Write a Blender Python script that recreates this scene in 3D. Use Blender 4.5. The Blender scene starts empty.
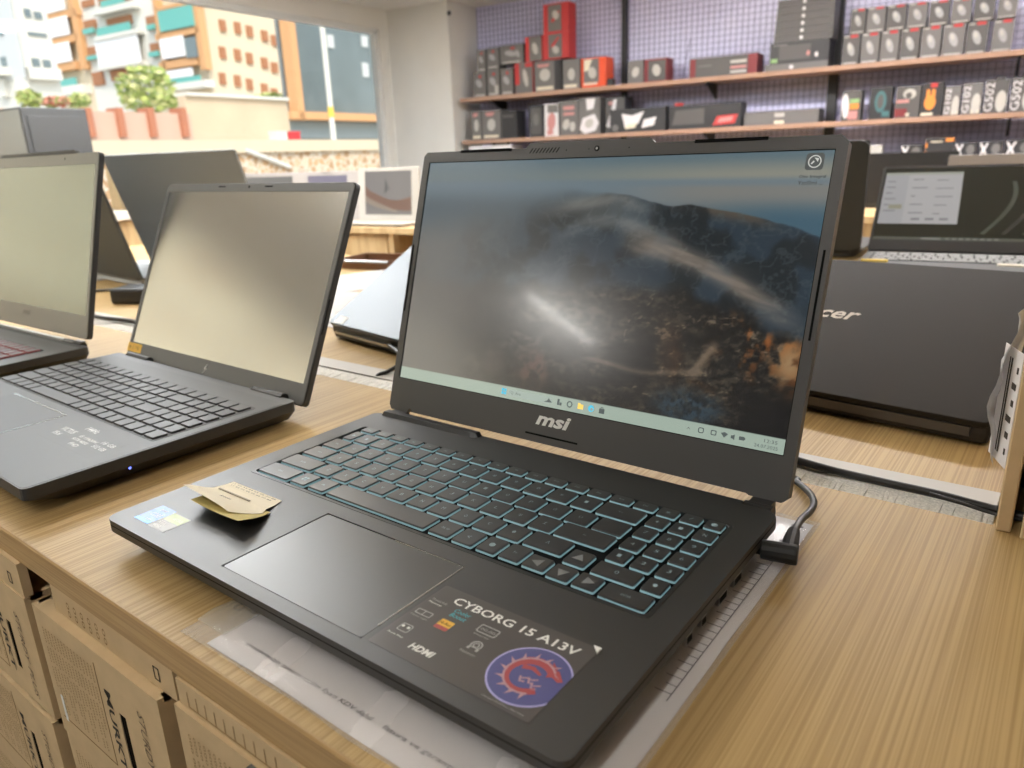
import bpy, bmesh, math, random
import numpy as np
from mathutils import Vector, Matrix
random.seed(7)
SC = bpy.context.scene
COL = SC.collection
OFF = 0.923                      # table top (z = -0.023 in laptop coordinates) stands 0.9 m above the floor
TT = -0.023                      # table top height in laptop coordinates
# ------------------------------------------------------------------ camera numbers
CP = Vector((0.4814155770134746, -0.18131463443754853, 0.21628449218478374))
CR = ((0.7972342616257552, 0.6025734421136186, -0.03637002816937), (0.15091948076872827, -0.25728410958758596, -0.9544779710806429), (-0.5845005067701262, 0.7554535947449509, -0.2960557781439116))
CF = 737.0434105221731
ANG = 0.09562582026221551        # the room is turned 5.5 degrees to the table
UX = Vector((math.cos(ANG), math.sin(ANG), 0)); VX = Vector((-math.sin(ANG), math.cos(ANG), 0)); ZX = Vector((0, 0, 1))
def ray(x, y):
    a, b = (x-512)/CF, (y-384)/CF
    return Vector([CR[0][k]*a + CR[1][k]*b + CR[2][k] for k in range(3)])
def at_v(x, y, v):
    d = ray(x, y); return CP + d*((v - CP.dot(VX))/d.dot(VX))
def at_u(x, y, u):
    d = ray(x, y); return CP + d*((u - CP.dot(UX))/d.dot(UX))
def at_z(x, y, z):
    d = ray(x, y); return CP + d*((z - CP.z)/d.z)
def at_y(x, y, Y):
    d = ray(x, y); return CP + d*((Y - CP.y)/d.y)
def uvz(P): return P.dot(UX), P.dot(VX), P.z
def room(u, v, z): return UX*u + VX*v + ZX*z
ROOM = Matrix((( UX.x, VX.x, 0, 0), (UX.y, VX.y, 0, 0), (0, 0, 1, 0), (0, 0, 0, 1)))
def T(x, y, z): return Matrix.Translation((x, y, z))
def RZ(a): return Matrix.Rotation(a, 4, 'Z')
def RX(a): return Matrix.Rotation(a, 4, 'X')
def RY(a): return Matrix.Rotation(a, 4, 'Y')
# ------------------------------------------------------------------ materials
MATS = {}
def lin(c):
    return tuple(((x/255)/12.92 if x/255 <= .04045 else ((x/255+.055)/1.055)**2.4) for x in c)
def mat(name, col=(.5,.5,.5), rough=.5, metal=0, spec=.5, emit=None, es=0, noise=None, bump=0, nscale=200, alpha=1, trans=0, ior=1.45, sheen=0, coat=0):
    if name in MATS: return MATS[name]
    m = bpy.data.materials.new(name); m.use_nodes = True
    nt = m.node_tree; b = nt.nodes['Principled BSDF']
    b.inputs['Base Color'].default_value = (*col, 1); b.inputs['Roughness'].default_value = rough
    b.inputs['Metallic'].default_value = metal; b.inputs['Specular IOR Level'].default_value = spec
    b.inputs['IOR'].default_value = ior; b.inputs['Alpha'].default_value = alpha
    b.inputs['Transmission Weight'].default_value = trans; b.inputs['Coat Weight'].default_value = coat
    if emit: b.inputs['Emission Color'].default_value = (*emit, 1); b.inputs['Emission Strength'].default_value = es
    if noise or bump:
        tc = nt.nodes.new('ShaderNodeTexCoord'); n = nt.nodes.new('ShaderNodeTexNoise')
        n.inputs['Scale'].default_value = nscale; n.inputs['Detail'].default_value = 4
        nt.links.new(tc.outputs['Object'], n.inputs['Vector'])
        if noise:
            r = nt.nodes.new('ShaderNodeValToRGB'); e = r.color_ramp.elements
            e[0].position = .3; e[1].position = .7
            e[0].color = (*[c*(1-noise) for c in col], 1); e[1].color = (*[min(1, c*(1+noise)) for c in col], 1)
            nt.links.new(n.outputs['Fac'], r.inputs['Fac']); nt.links.new(r.outputs['Color'], b.inputs['Base Color'])
        if bump:
            bp = nt.nodes.new('ShaderNodeBump'); bp.inputs['Strength'].default_value = bump; bp.inputs['Distance'].default_value = .001
            nt.links.new(n.outputs['Fac'], bp.inputs['Height']); nt.links.new(bp.outputs['Normal'], b.inputs['Normal'])
    MATS[name] = m; return m
def wood(name, c0, c1, c2, scale=(230, 6, 6), rough=.42, fine=760, line=.30):
    m = bpy.data.materials.new(name); m.use_nodes = True; nt = m.node_tree; b = nt.nodes['Principled BSDF']
    tc = nt.nodes.new('ShaderNodeTexCoord')
    def layer(sc, det):
        mp = nt.nodes.new('ShaderNodeMapping'); mp.inputs['Scale'].default_value = sc
        n = nt.nodes.new('ShaderNodeTexNoise'); n.inputs['Scale'].default_value = 1; n.inputs['Detail'].default_value = det; n.inputs['Roughness'].default_value = .55
        nt.links.new(tc.outputs['Object'], mp.inputs['Vector']); nt.links.new(mp.outputs['Vector'], n.inputs['Vector']); return n
    n1 = layer(tuple(s*.14 if s > 50 else s*.12 for s in scale), 2); n2 = layer(tuple(s*fine/230 if s > 50 else s*1.6 for s in scale), 2)
    r1 = nt.nodes.new('ShaderNodeValToRGB'); e = r1.color_ramp.elements
    e[0].position = .30; e[0].color = (*c0, 1); e[1].position = .70; e[1].color = (*c2, 1); k = e.new(.5); k.color = (*c1, 1)
    r2 = nt.nodes.new('ShaderNodeValToRGB'); r2.color_ramp.elements[0].position = .38; r2.color_ramp.elements[0].color = (.64, .57, .48, 1); r2.color_ramp.elements[1].position = .58; r2.color_ramp.elements[1].color = (1, 1, 1, 1)
    mx = nt.nodes.new('ShaderNodeMix'); mx.data_type = 'RGBA'; mx.blend_type = 'MULTIPLY'; mx.inputs[0].default_value = line*1.6
    nt.links.new(n1.outputs['Fac'], r1.inputs['Fac']); nt.links.new(n2.outputs['Fac'], r2.inputs['Fac'])
    nt.links.new(r1.outputs['Color'], mx.inputs[6]); nt.links.new(r2.outputs['Color'], mx.inputs[7]); nt.links.new(mx.outputs[2], b.inputs['Base Color'])
    b.inputs['Roughness'].default_value = rough; b.inputs['Specular IOR Level'].default_value = .22
    bp = nt.nodes.new('ShaderNodeBump'); bp.inputs['Strength'].default_value = .05; bp.inputs['Distance'].default_value = .0004
    nt.links.new(n2.outputs['Fac'], bp.inputs['Height']); nt.links.new(bp.outputs['Normal'], b.inputs['Normal'])
    MATS[name] = m; return m
WOOD = wood('oak_laminate', (.455, .312, .132), (.470, .324, .140), (.485, .336, .148), scale=(230, 2.2, 6), rough=.5, line=.42)
WOODE = wood('oak_edge_band', (.36, .22, .09), (.44, .285, .125), (.52, .35, .165), scale=(7, 200, 230), rough=.5)
WOODF = wood('oak_front_panel', (.50, .345, .175), (.545, .385, .20), (.59, .425, .23), scale=(40, 40, 5), rough=.5)
SHELFW = wood('walnut_shelf', (.40, .255, .185), (.45, .29, .215), (.50, .33, .25), scale=(6, 60, 60), rough=.45)
CARD = mat('cardboard', (.60, .445, .26), .85, spec=.2, noise=.05, nscale=60)
CARD2 = mat('cardboard_shaded_flute', (.40, .245, .105), .9, spec=.2, noise=.12, nscale=180)
INK = mat('printed_ink', (.055, .045, .035), .8, spec=.2)
INKF = mat('faint_print', (.30, .19, .085), .85, spec=.2)
HOLE_SHADE = mat('painted_hole_shade', (.012, .01, .008), .9, spec=0)  # near-black that stands in for shade inside slots and gaps
PLAST = mat('matte_black_plastic', (.012, .012, .0115), .47, ior=1.7, bump=.05, nscale=1500)
PLAST2 = mat('smooth_black_plastic', (.018, .018, .018), .35)
LIDM = mat('dark_grey_bezel', (.034, .032, .030), .46, ior=1.7, bump=.05, nscale=1500)
SATIN = mat('satin_touchpad', (.018, .018, .018), .40, ior=1.75)
BLACK = mat('black_gap', (.004, .004, .004), .7, spec=.1)
RUB = mat('black_rubber', (.012, .012, .012), .6)
KEYT = mat('black_keycap', (.016, .016, .017), .40, ior=1.8)
KEYS = mat('clear_backlit_key_skirt', (.22, .29, .31), .3, emit=(.36, .70, .78), es=.20)
LEG = mat('lit_key_legend', (.20, .27, .28), .5, emit=(.45, .62, .66), es=.10)
METAL = mat('port_metal', (.35, .35, .35), .35, metal=1)
WHITE = mat('white_print', (.80, .80, .76), .6)
GREYP = mat('grey_print', (.38, .38, .37), .6)
STK = mat('dark_grey_sticker', (.078, .071, .067), .36)
CYAN = mat('cyan_print', (.06, .42, .50), .5)
YEL = mat('yellow_print', (.75, .42, .05), .5)
BLUE = mat('blue_sticker', (.035, .19, .68), .35)
BLUEL = mat('light_blue_sticker', (.09, .40, .86), .35)
GRN = mat('lime_sticker', (.40, .50, .20), .4)
SIL = mat('silver_sticker', (.33, .32, .29), .4)
RED = mat('red_print', (.38, .07, .07), .5)
PURP = mat('violet_disc', (.085, .09, .235), .35)
PURPR = mat('pale_violet_rim', (.42, .40, .70), .35)
PAPER = mat('white_paper', (.70, .665, .655), .6, noise=.03, nscale=15)
CREAM = mat('cream_label_paper', (.80, .72, .55), .7)
NOTEY = mat('yellow_label_paper', (.52, .42, .14), .7)
CABLE = mat('black_cable', (.014, .013, .012), .4)
BRIST = mat('grey_white_bristles', (.78, .75, .68), .8, noise=.22, nscale=600)
FRAMEG = mat('pale_grey_brush_holder', (.44, .41, .36), .5)
# ------------------------------------------------------------------ mesh builder
def rrect(x0, y0, x1, y1, r, seg=3):
    if not isinstance(r, (tuple, list)): r = (r,)*4       # front-left, front-right, back-right, back-left
    out = []
    for (cx, cy, a0, rr) in ((x0+r[0], y0+r[0], 180, r[0]), (x1-r[1], y0+r[1], 270, r[1]), (x1-r[2], y1-r[2], 0, r[2]), (x0+r[3], y1-r[3], 90, r[3])):
        if rr <= 0: out.append((cx, cy)); continue
        for i in range(seg+1):
            a = math.radians(a0 + 90*i/seg); out.append((cx+rr*math.cos(a), cy+rr*math.sin(a)))
    return out
def circ(cx, cy, r, n=16, a0=0, a1=360):
    full = abs(a1-a0) >= 360; k = n if full else n+1
    return [(cx+r*math.cos(math.radians(a0+(a1-a0)*i/n)), cy+r*math.sin(math.radians(a0+(a1-a0)*i/n))) for i in range(k)]
class MB:
    def __init__(s, M=None): s.v = []; s.f = []; s.m = []; s.M = M or Matrix()
    def add(s, vs, fs, mi=0, M=None):
        k = len(s.v); X = s.M @ (M or Matrix())
        s.v += [X @ Vector(v) for v in vs]; s.f += [tuple(i+k for i in f) for f in fs]; s.m += [mi]*len(fs); return s
    def box(s, x0, y0, z0, x1, y1, z1, mi=0, M=None):
        vs = [(x, y, z) for z in (z0, z1) for y in (y0, y1) for x in (x0, x1)]
        return s.add(vs, [(0,2,3,1),(4,5,7,6),(0,1,5,4),(2,6,7,3),(0,4,6,2),(1,3,7,5)], mi, M)
    def prism(s, poly, z0, z1, mi=0, M=None, top=None, mit=None):
        n = len(poly); tp = top or poly
        vs = [(x, y, z0) for x, y in poly] + [(x, y, z1) for x, y in tp]
        s.add(vs, [tuple(range(n))[::-1]] + [(i, (i+1) % n, n+(i+1) % n, n+i) for i in range(n)], mi, M)
        k = len(s.v)-n; s.f.append(tuple(range(k, k+n))); s.m.append(mi if mit is None else mit); return s
    def ring(s, outer, inner, z0, z1, mi=0, M=None):   # outer and inner with the same number of points
        n = len(outer); vs = [(x, y, z) for z in (z0, z1) for P in (outer, inner) for x, y in P]; fs = []
        for i in range(n):
            j = (i+1) % n
            fs += [(i, n+i, n+j, j), (2*n+i, 2*n+j, 3*n+j, 3*n+i), (i, j, 2*n+j, 2*n+i), (n+i, 3*n+i, 3*n+j, n+j)]
        return s.add(vs, fs, mi, M)
    def tube(s, pts, r, n=8, mi=0, M=None, cap=True):
        pts = [Vector(p) for p in pts]; vs = []; fs = []; up = Vector((0, 0, 1)); N = len(pts)
        for i, p in enumerate(pts):
            d = (pts[min(i+1, N-1)] - pts[max(i-1, 0)]).normalized()
            a = d.cross(up); a = a.normalized() if a.length > 1e-4 else Vector((1, 0, 0)); b = a.cross(d)
            rr = r[i] if isinstance(r, (list, tuple)) else r
            vs += [p + (a*math.cos(2*math.pi*k/n) + b*math.sin(2*math.pi*k/n))*rr for k in range(n)]
        for i in range(N-1):
            for k in range(n):
                fs.append((i*n+k, i*n+(k+1) % n, (i+1)*n+(k+1) % n, (i+1)*n+k))
        if cap: fs += [tuple(range(n))[::-1], tuple(range((N-1)*n, N*n))]
        return s.add(vs, fs, mi, M)
    def blob(s, cx, cy, cz, rx, ry, rz, mi=0, M=None, seg=10, rings=6):
        vs = [(cx, cy, cz-rz)]; fs = []
        for i in range(1, rings):
            t = math.pi*i/rings
            vs += [(cx+rx*math.sin(t)*math.cos(2*math.pi*k/seg), cy+ry*math.sin(t)*math.sin(2*math.pi*k/seg), cz-rz*math.cos(t)) for k in range(seg)]
        vs.append((cx, cy, cz+rz)); L = len(vs)-1
        for k in range(seg): fs += [(0, 1+(k+1) % seg, 1+k), (L, L-seg+k, L-seg+(k+1) % seg)]
        for i in range(rings-2):
            for k in range(seg): a = 1+i*seg; fs.append((a+k, a+(k+1) % seg, a+seg+(k+1) % seg, a+seg+k))
        return s.add(vs, fs, mi, M)
    def text(s, txt, x0, y0, w, h, z, mi=0, M=None, shear=0, bold=0):
        vs, fs = text_mesh(txt, shear, bold)
        return s.add([(x0+x*w, y0+y*h, z) for x, y in vs], fs, mi, M)
    def build(s, name, mats, parent=None, smooth=False, bevel=0, bseg=2, loc=None, kind=None, sm_angle=None):
        me = bpy.data.meshes.new(name)
        base = Vector(loc) if loc is not None else Vector((0, 0, 0))
        me.from_pydata([v-base for v in s.v], [], s.f)
        for m in (mats if isinstance(mats, (list, tuple)) else [mats]): me.materials.append(m)
        me.polygons.foreach_set('material_index', s.m)
        bm = bmesh.new(); bm.from_mesh(me); bmesh.ops.recalc_face_normals(bm, faces=bm.faces) if not getattr(s, 'keep', False) else None
        bm.to_mesh(me); bm.free()
        if smooth: me.polygons.foreach_set('use_smooth', [True]*len(me.polygons))
        o = bpy.data.objects.new(name, me); COL.objects.link(o)
        if parent: o.parent = parent
        elif loc is not None: o.location = base + Vector((0, 0, OFF))
        else: o.location = (0, 0, OFF)
        if bevel:
            b = o.modifiers.new('bevel', 'BEVEL'); b.width = bevel; b.segments = bseg; b.limit_method = 'ANGLE'; b.angle_limit = math.radians(40); b.harden_normals = False
        if kind: o['kind'] = kind
        return o
_TX = {}
def text_mesh(txt, shear=0, bold=0):
    key = (txt, shear, bold)
    if key in _TX: return _TX[key]
    cu = bpy.data.curves.new('lettering', 'FONT'); cu.body = txt; cu.size = 1; cu.shear = shear; cu.resolution_u = 2; cu.fill_mode = 'FRONT'; cu.offset = bold
    o = bpy.data.objects.new('lettering', cu); COL.objects.link(o)
    dg = bpy.context.evaluated_depsgraph_get(); dg.update()
    me = bpy.data.meshes.new_from_object(o.evaluated_get(dg))
    vs = [v.co.copy() for v in me.vertices]; fs = [tuple(p.vertices) for p in me.polygons]
    x0 = min(v.x for v in vs); x1 = max(v.x for v in vs); y0 = min(v.y for v in vs); y1 = max(v.y for v in vs)
    out = ([((v.x-x0)/max(x1-x0, 1e-6), (v.y-y0)/max(y1-y0, 1e-6)) for v in vs], fs)
    bpy.data.objects.remove(o); bpy.data.meshes.remove(me); bpy.data.curves.remove(cu)
    _TX[key] = out; return out
def tag(o, label, cat, group=None, kind=None):
    o['label'] = label; o['category'] = cat
    if group: o['group'] = group
    if kind: o['kind'] = kind
    return o
def thing(name, label, cat, loc, rz=0, group=None):
    o = bpy.data.objects.new(name, None); COL.objects.link(o); o.empty_display_size = .05
    o.location = Vector(loc) + Vector((0, 0, OFF)); o.rotation_euler = (0, 0, rz)
    return tag(o, label, cat, group)
def struct(o): o['kind'] = 'structure'; return o
def lidM(yb, zb, a):        # local x = along the hinge, local y = up the lid, local z = out of the screen
    s, c = math.sin(a), math.cos(a)
    return Matrix(((1, 0, 0, 0), (0, s, -c, yb), (0, c, s, zb), (0, 0, 0, 1)))

# ================================================================== MAIN LAPTOP
def mm(*a): return [x/1000 for x in a]
def vnoise(x, y, seed):
    xi = np.floor(x).astype(np.int64); yi = np.floor(y).astype(np.int64); xf = x-xi; yf = y-yi
    def h(i, j):
        n = (i*374761393 + j*668265263 + seed*974711) & 0x7fffffff
        n = ((n ^ (n >> 13))*1274126177) & 0x7fffffff
        return ((n ^ (n >> 16)) & 0xffff)/65535.0
    sx = xf*xf*(3-2*xf); sy = yf*yf*(3-2*yf)
    return (h(xi, yi)*(1-sx)+h(xi+1, yi)*sx)*(1-sy) + (h(xi, yi+1)*(1-sx)+h(xi+1, yi+1)*sx)*sy
def fbm(x, y, seed, o=5):
    t = 0; a = .5
    for k in range(o): t = t + a*vnoise(x*2**k, y*2**k, seed+k); a *= .5
    return t/(1-.5**o)
def ss(a, b, x): t = np.clip((x-a)/(b-a), 0, 1); return t*t*(3-2*t)
def wallpaper(u, v):
    asp = 16/9; X = u*asp; Y = v
    def mix(A, B, k): return A*(1-k[:, None]) + np.array(B)[None, :]*k[:, None]
    C = np.tile(np.array([.33, .40, .43]), (len(u), 1))
    C = mix(C, (.50, .50, .46), ss(1.0, .925, v)*(.25+.75*ss(.2, .9, u)))
    C = mix(C, (.37, .43, .47), ss(.925, .90, v)*.8); C = mix(C, (.47, .45, .42), ss(.90, .875, v)*ss(.5, .8, u)*.7)
    C = mix(C, (.22, .33, .39), ss(.865, .77, v)*(.15+.85*ss(.55, .95, u)))
    C = mix(C, (.30, .34, .36), ss(.90, .80, v)*ss(.65, .35, u)*.8)
    ridge = np.interp(u, [0, .3, .45, .55, .60, .66, .70, .74, .80, .85, .90, .95, 1.0], [.70, .76, .845, .862, .855, .825, .808, .817, .80, .785, .768, .745, .715])
    ridge = ridge + .014*(fbm(u*22, u*0+3, 5)-.5)
    sf = .004 + .10*ss(.58, .30, u); below = ss(sf, -sf, v-ridge)
    body = np.tile(np.array([.135, .185, .225]), (len(u), 1))
    body = mix(body, (.33, .28, .22), ss(.05, .0, ridge-v)*ss(.66, .76, u)*ss(.95, .86, u)*.8)
    n = fbm(X*9, Y*9, 11); n2 = fbm(X*30, Y*26, 21); n3 = fbm(X*5+n*1.5, Y*8, 31)
    body = mix(body, (.075, .095, .105), ss(.42, .62, n)*.8); rb = 1-np.abs(2*fbm(X*16, Y*20, 91)-1); body = mix(body, (.26, .30, .31), ss(.92, .98, rb)*.45)
    # fog rolling over the ridge and down to the right
    st1 = fbm(X*4+Y*3, Y*22-X*7, 41); st2 = fbm(X*6+Y*4, Y*34+X*8, 51)
    cap = np.exp(-((v-np.interp(u, [.38, .5, .58, .66], [.80, .825, .835, .80]))/.042)**2)*ss(.34, .48, u)*ss(.70, .60, u)
    body = mix(body, (.46, .46, .44), np.clip(cap*(.3+1.1*st1), 0, 1)*.8)
    cap2 = np.exp(-((v-np.interp(u, [.40, .5, .58, .68], [.66, .755, .765, .70]))/.036)**2)*ss(.38, .5, u)*ss(.74, .62, u)
    body = mix(body, (.44, .45, .44), np.clip(cap2*(.2+1.2*st1), 0, 1)*.75)
    fl = np.interp(u, [.55, .64, .72, .80, .88, .95, 1.0], [.72, .67, .655, .60, .52, .455, .42])
    fog = np.exp(-((v-fl)/(.022+.055*n3))**2)*ss(.55, .66, u)*ss(1.03, .93, u)
    body = mix(body, (.52, .47, .42), np.clip(fog*(.15+1.25*st2), 0, 1)*.8)
    # lower slopes
    low = ss(0, -.07, v-np.interp(u, [0, .45, .6, .75, .9, 1.0], [.50, .52, .55, .54, .47, .40])-.06*(n-.5))
    g = np.tile(np.array([.095, .088, .08]), (len(u), 1)); ln = fbm(X*34+Y*20, Y*60-X*16, 61)
    rg = 1-np.abs(2*fbm(X*9+.6*n, Y*15-.5*n, 71)-1); rg2 = 1-np.abs(2*fbm(X*22, Y*34, 81)-1)
    g = mix(g, (.30, .27, .22), ss(.50, .66, ln)*.5); g = mix(g, (.44, .39, .32), ss(.93, .985, rg)*ss(.40, .6, ln)*ss(.50, .68, u)*.7); g = mix(g, (.38, .33, .27), ss(.95, .99, rg2)*ss(.40, .6, u)*.4); g = mix(g, (.03, .03, .03), ss(.70, .50, rg2)*.5)
    g = mix(g, (.36, .215, .10), ss(.42, .62, n3)*ss(.66, .88, u)*ss(.10, .25, v)*.8)
    g = mix(g, (.55, .31, .12), ss(.45, .7, n2)*ss(.78, .97, u)*ss(.18, .34, v)*ss(.55, .42, v)*.9)
    g = mix(g, (.05, .045, .045), ss(.46, .62, fbm(X*5+4, Y*8, 77))*.85)
    path = np.exp(-((u-.82-.018*np.sin(v*22))/.011)**2)*ss(.19, .23, v)*ss(.36, .31, v)
    path = path + np.exp(-((v-.20-.05*(u-.5)-.012*np.sin(u*25))/.012)**2)*ss(.5, .6, u)*ss(.86, .80, u)*.7
    g = mix(g, (.46, .40, .33), np.clip(path, 0, 1)*.75)
    g = mix(g, (.56, .45, .32), np.exp(-((u-.985)/.03)**2-((v-.30)/.07)**2)*ss(.35, .6, n2))
    bush = np.exp(-(((u-.80)/.075)**2+((v-.10)/.065)**2)**2)
    g = mix(g, (.17, .235, .275), bush*(.45+.55*ss(.4, .6, fbm(X*60, Y*60, 3)))); g = mix(g, (.07, .08, .09), bush*ss(.55, .7, fbm(X*80, Y*80, 13))*.7)
    g = mix(g, (.055, .055, .06), ss(.87, .93, u)*ss(.24, .15, v)*.85)
    dome = np.exp(-(((u-.415)/.05)**2+((v-.14)/.085)**2)**2)
    g = mix(g, (.34, .23, .19), dome*(.3+.7*ss(.35, .6, n2))*.75)
    dome2 = np.exp(-(((u-.30)/.035)**2+((v-.14)/.05)**2)**2); g = mix(g, (.27, .22, .19), dome2*.5)
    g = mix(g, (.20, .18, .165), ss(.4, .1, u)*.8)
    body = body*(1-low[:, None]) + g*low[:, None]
    body = mix(body, (.46, .45, .43), ss(.52, .05, u)*.85)  # pale grey blended in at left as the window's reflected haze
    C = C*(1-below[:, None]) + body*below[:, None]
    bar = ss(.0535, .0525, v); C = mix(C, (.60, .66, .61), bar); 
    return C
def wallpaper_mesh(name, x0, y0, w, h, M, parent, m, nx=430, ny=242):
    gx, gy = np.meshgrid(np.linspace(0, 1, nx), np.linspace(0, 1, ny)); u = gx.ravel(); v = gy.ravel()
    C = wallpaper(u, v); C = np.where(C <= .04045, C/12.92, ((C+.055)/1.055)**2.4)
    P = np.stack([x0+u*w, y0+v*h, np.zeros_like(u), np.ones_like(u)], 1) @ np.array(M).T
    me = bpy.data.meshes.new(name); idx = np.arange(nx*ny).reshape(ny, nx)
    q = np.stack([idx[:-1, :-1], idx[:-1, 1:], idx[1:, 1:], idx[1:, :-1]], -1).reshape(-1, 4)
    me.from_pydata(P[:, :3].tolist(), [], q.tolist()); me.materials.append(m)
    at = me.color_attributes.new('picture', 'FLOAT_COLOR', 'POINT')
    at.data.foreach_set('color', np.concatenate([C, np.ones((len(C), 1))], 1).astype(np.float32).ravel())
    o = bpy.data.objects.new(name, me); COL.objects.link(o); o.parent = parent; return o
def screen_mat(name, es, rough=.24, ior=1.7, attr=None, base=(.006, .006, .007)):
    m = mat(name, base, rough, ior=ior)
    if attr:
        nt = m.node_tree; b = nt.nodes['Principled BSDF']; a = nt.nodes.new('ShaderNodeAttribute'); a.attribute_name = attr
        nt.links.new(a.outputs['Color'], b.inputs['Emission Color']); b.inputs['Emission Strength'].default_value = es
    return m
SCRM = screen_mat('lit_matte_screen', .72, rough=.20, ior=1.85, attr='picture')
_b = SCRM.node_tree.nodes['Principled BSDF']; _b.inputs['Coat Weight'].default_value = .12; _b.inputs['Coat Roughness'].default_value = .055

def keycap(kb, x0, y0, x1, y1, z, legend=None, mats=None, h=.0022, parent=None, two=None, icon=None):
    k = MB(); r = .0011
    bot = rrect(x0, y0, x1, y1, r, 2); top = rrect(x0+.0005, y0+.0007, x1-.0005, y1-.0003, r, 2)
    mid = rrect(x0+.0002, y0+.0003, x1-.0002, y1-.0001, r, 2)
    k.prism(bot, z-h, z-.0010, 1, top=mid, mit=0)
    k.prism(mid, z-.0010, z, 0, top=top)
    if legend:
        n = len(legend); hh = .0030 if n == 1 else .0018; ww = hh*.8 if n == 1 else hh*.62*n
        ww = min(ww, (x1-x0)*.7)
        cx, cy = (x0+x1)/2, (y0+y1)/2
        k.text(legend, cx-ww/2, cy-hh/2, ww, hh, z+.00008, 2)
    if icon == 'windows':
        cx, cy = (x0+x1)/2, (y0+y1)/2
        for sx in (-1, 1):
            for sy in (-1, 1): k.box(cx+sx*.0012-.001, cy+sy*.0012-.001, z, cx+sx*.0012+.001, cy+sy*.0012+.001, z+.0001, 2)
    if icon and icon.startswith('arrow'):
        cx, cy = (x0+x1)/2, (y0+y1)/2; a = {'l': 180, 'r': 0, 'u': 90, 'd': 270}[icon[-1]]
        k.prism(circ(cx, cy, .0042, 3, a, a+360), z, z+.0001, 3)
    if icon == 'dot':
        k.prism(circ((x0+x1)/2, (y0+y1)/2, .002, 10), z, z+.0001, 2)
    return k.build('key', mats, parent)
ARROWM = mat('smoky_arrow_print', (.20, .21, .21), .5)
KM = [KEYT, KEYS, LEG, ARROWM]
W = .35936
LP = thing('gaming_laptop', 'open black gaming laptop with a cloudy mountain wallpaper, standing on a papered sleeve', 'laptop', (W/2, .125, TT))
B0 = T(-W/2, -.125, .023)       # laptop mm coordinates -> thing coordinates
# --- base
bm_ = MB(B0)
zb_ = -.0178
out = rrect(0, 0, W, .2405, (.008, .006, .006, .003), 4); low = [(.012+x*(W-.024)/W, .015+y*.925) for x, y in out]
x0k, x1k, y0k, y1k = .0185, .3415, .0992, .2102
tx0, tx1, ty0, ty1 = .1208, .2379, .0087, .0854
bm_.prism(low, zb_, -.0085, 3, top=out); bm_.prism(out, -.0085, -.0042, 0)                                           # lower shell
bm_.prism(out, -.0042, -.0034, 1)
# top deck in coplanar pieces around the keyboard well and the touchpad pocket
bm_.prism(rrect(0, 0, tx0, y0k, (.008, 0, 0, 0), 4), -.0034, 0, 0); bm_.prism(rrect(tx1, 0, W, y0k, (0, .006, 0, 0), 4), -.0034, 0, 0)
bm_.box(tx0, 0, -.0034, tx1, ty0, 0); bm_.box(tx0, ty1, -.0034, tx1, y0k, 0)
bm_.box(0, y0k, -.0034, x0k, y1k, 0); bm_.box(x1k, y0k, -.0034, W, y1k, 0)
bm_.prism([(0, y1k), (W, y1k), (W, .2345), (.354, .2405), (.335, .2405), (.335, .245), (.028, .245), (.028, .2405), (.004, .2405), (0, .2365)], -.0034, 0, 0)
bm_.prism([(.030, .2405), (.333, .2405), (.333, .245), (.030, .245)], zb_+.003, -.0034, 0)
bm_.box(x0k, y0k, -.0034, x1k, y1k, -.0024, 2)                                    # bottom of the keyboard well
bm_.box(tx0, ty0, -.0034, tx1, ty1, -.0012, 1)
base = bm_.build('base', [PLAST, BLACK, BLACK, mat('underside_painted_reflection', (.075, .073, .067), .4)], LP)  # lower shell is lighter: the table's reflection is put into its colour
# sloped rim of the keyboard well
rm = MB(B0)
rm.ring(rrect(x0k-.0015, y0k-.002, x1k+.0015, y1k, .003, 2), rrect(x0k+.001, y0k+.0008, x1k-.001, y1k-.0016, .003, 2), -.0026, .0003)
rm.build('keyboard_frame', PLAST2, LP, bevel=.0003, bseg=1)
# raised rear strip with vents
rs = MB(B0)
rs.prism([(.010, .2365), (.113, .2365), (.119, .2395), (.119, .245), (.010, .245)], -.0005, .0035, 0, top=[(.012, .2385), (.1115, .2385), (.116, .2405), (.117, .2445), (.012, .2445)])
rs.build('rear_vent_cover', PLAST2, LP)
for fx in (.045, .315):
    for fy in (.035, .21):
        MB(B0).prism(rrect(fx-.022, fy-.005, fx+.022, fy+.005, .004), -.023, zb_+.0005).build('rubber_foot', RUB, LP)
# --- keys
KB = MB(B0).box(x0k+.002, y0k+.002, -.0026, x1k-.002, y1k-.003, -.0022).build('keyboard', BLACK, LP)
def K(x0, y0, w, leg=None, d=16.4, icon=None):
    k = keycap(None, x0/1000, y0/1000, (x0+w)/1000, (y0+d)/1000, .0006, leg, KM, parent=KB, icon=icon)
    k.matrix_local = B0.copy(); return k
row = ['Esc'] + ['F%d' % i for i in range(1, 13)] + ['Prt', 'Ins', 'Del']
for i, s in enumerate(row): K(23.4+17.08*i, 199.6, 14.6, s, d=9)
for x, s in ((296.6, '*'), (311.9, '/')): K(x, 198.2, 12.6, s, d=10.5)
K(327.2, 198.5, 11.4, None, d=10, icon='dot')
K(23.4, 180, 10.4, '"')
for i, s in enumerate('1234567890*-'): K(36.2+18.95*i, 180, 16.2, s)
K(263.6, 180, 28.8, '<--')
K(21.5, 160.5, 19, 'Tab')
for i, s in enumerate('QWERTYUIOPĞÜ'): K(43+19.05*i, 160.5, 16.3, s)
K(272.3, 160.5, 20, None)
K(21, 141.5, 24.2, 'Caps')
for i, s in enumerate('ASDFGHJKLŞİ'): K(47.9+19.05*i, 142, 16.4, s)
K(256.8, 142.6, 35.4, '<-')
K(20.7, 121.6, 35, 'Shift')
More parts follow.
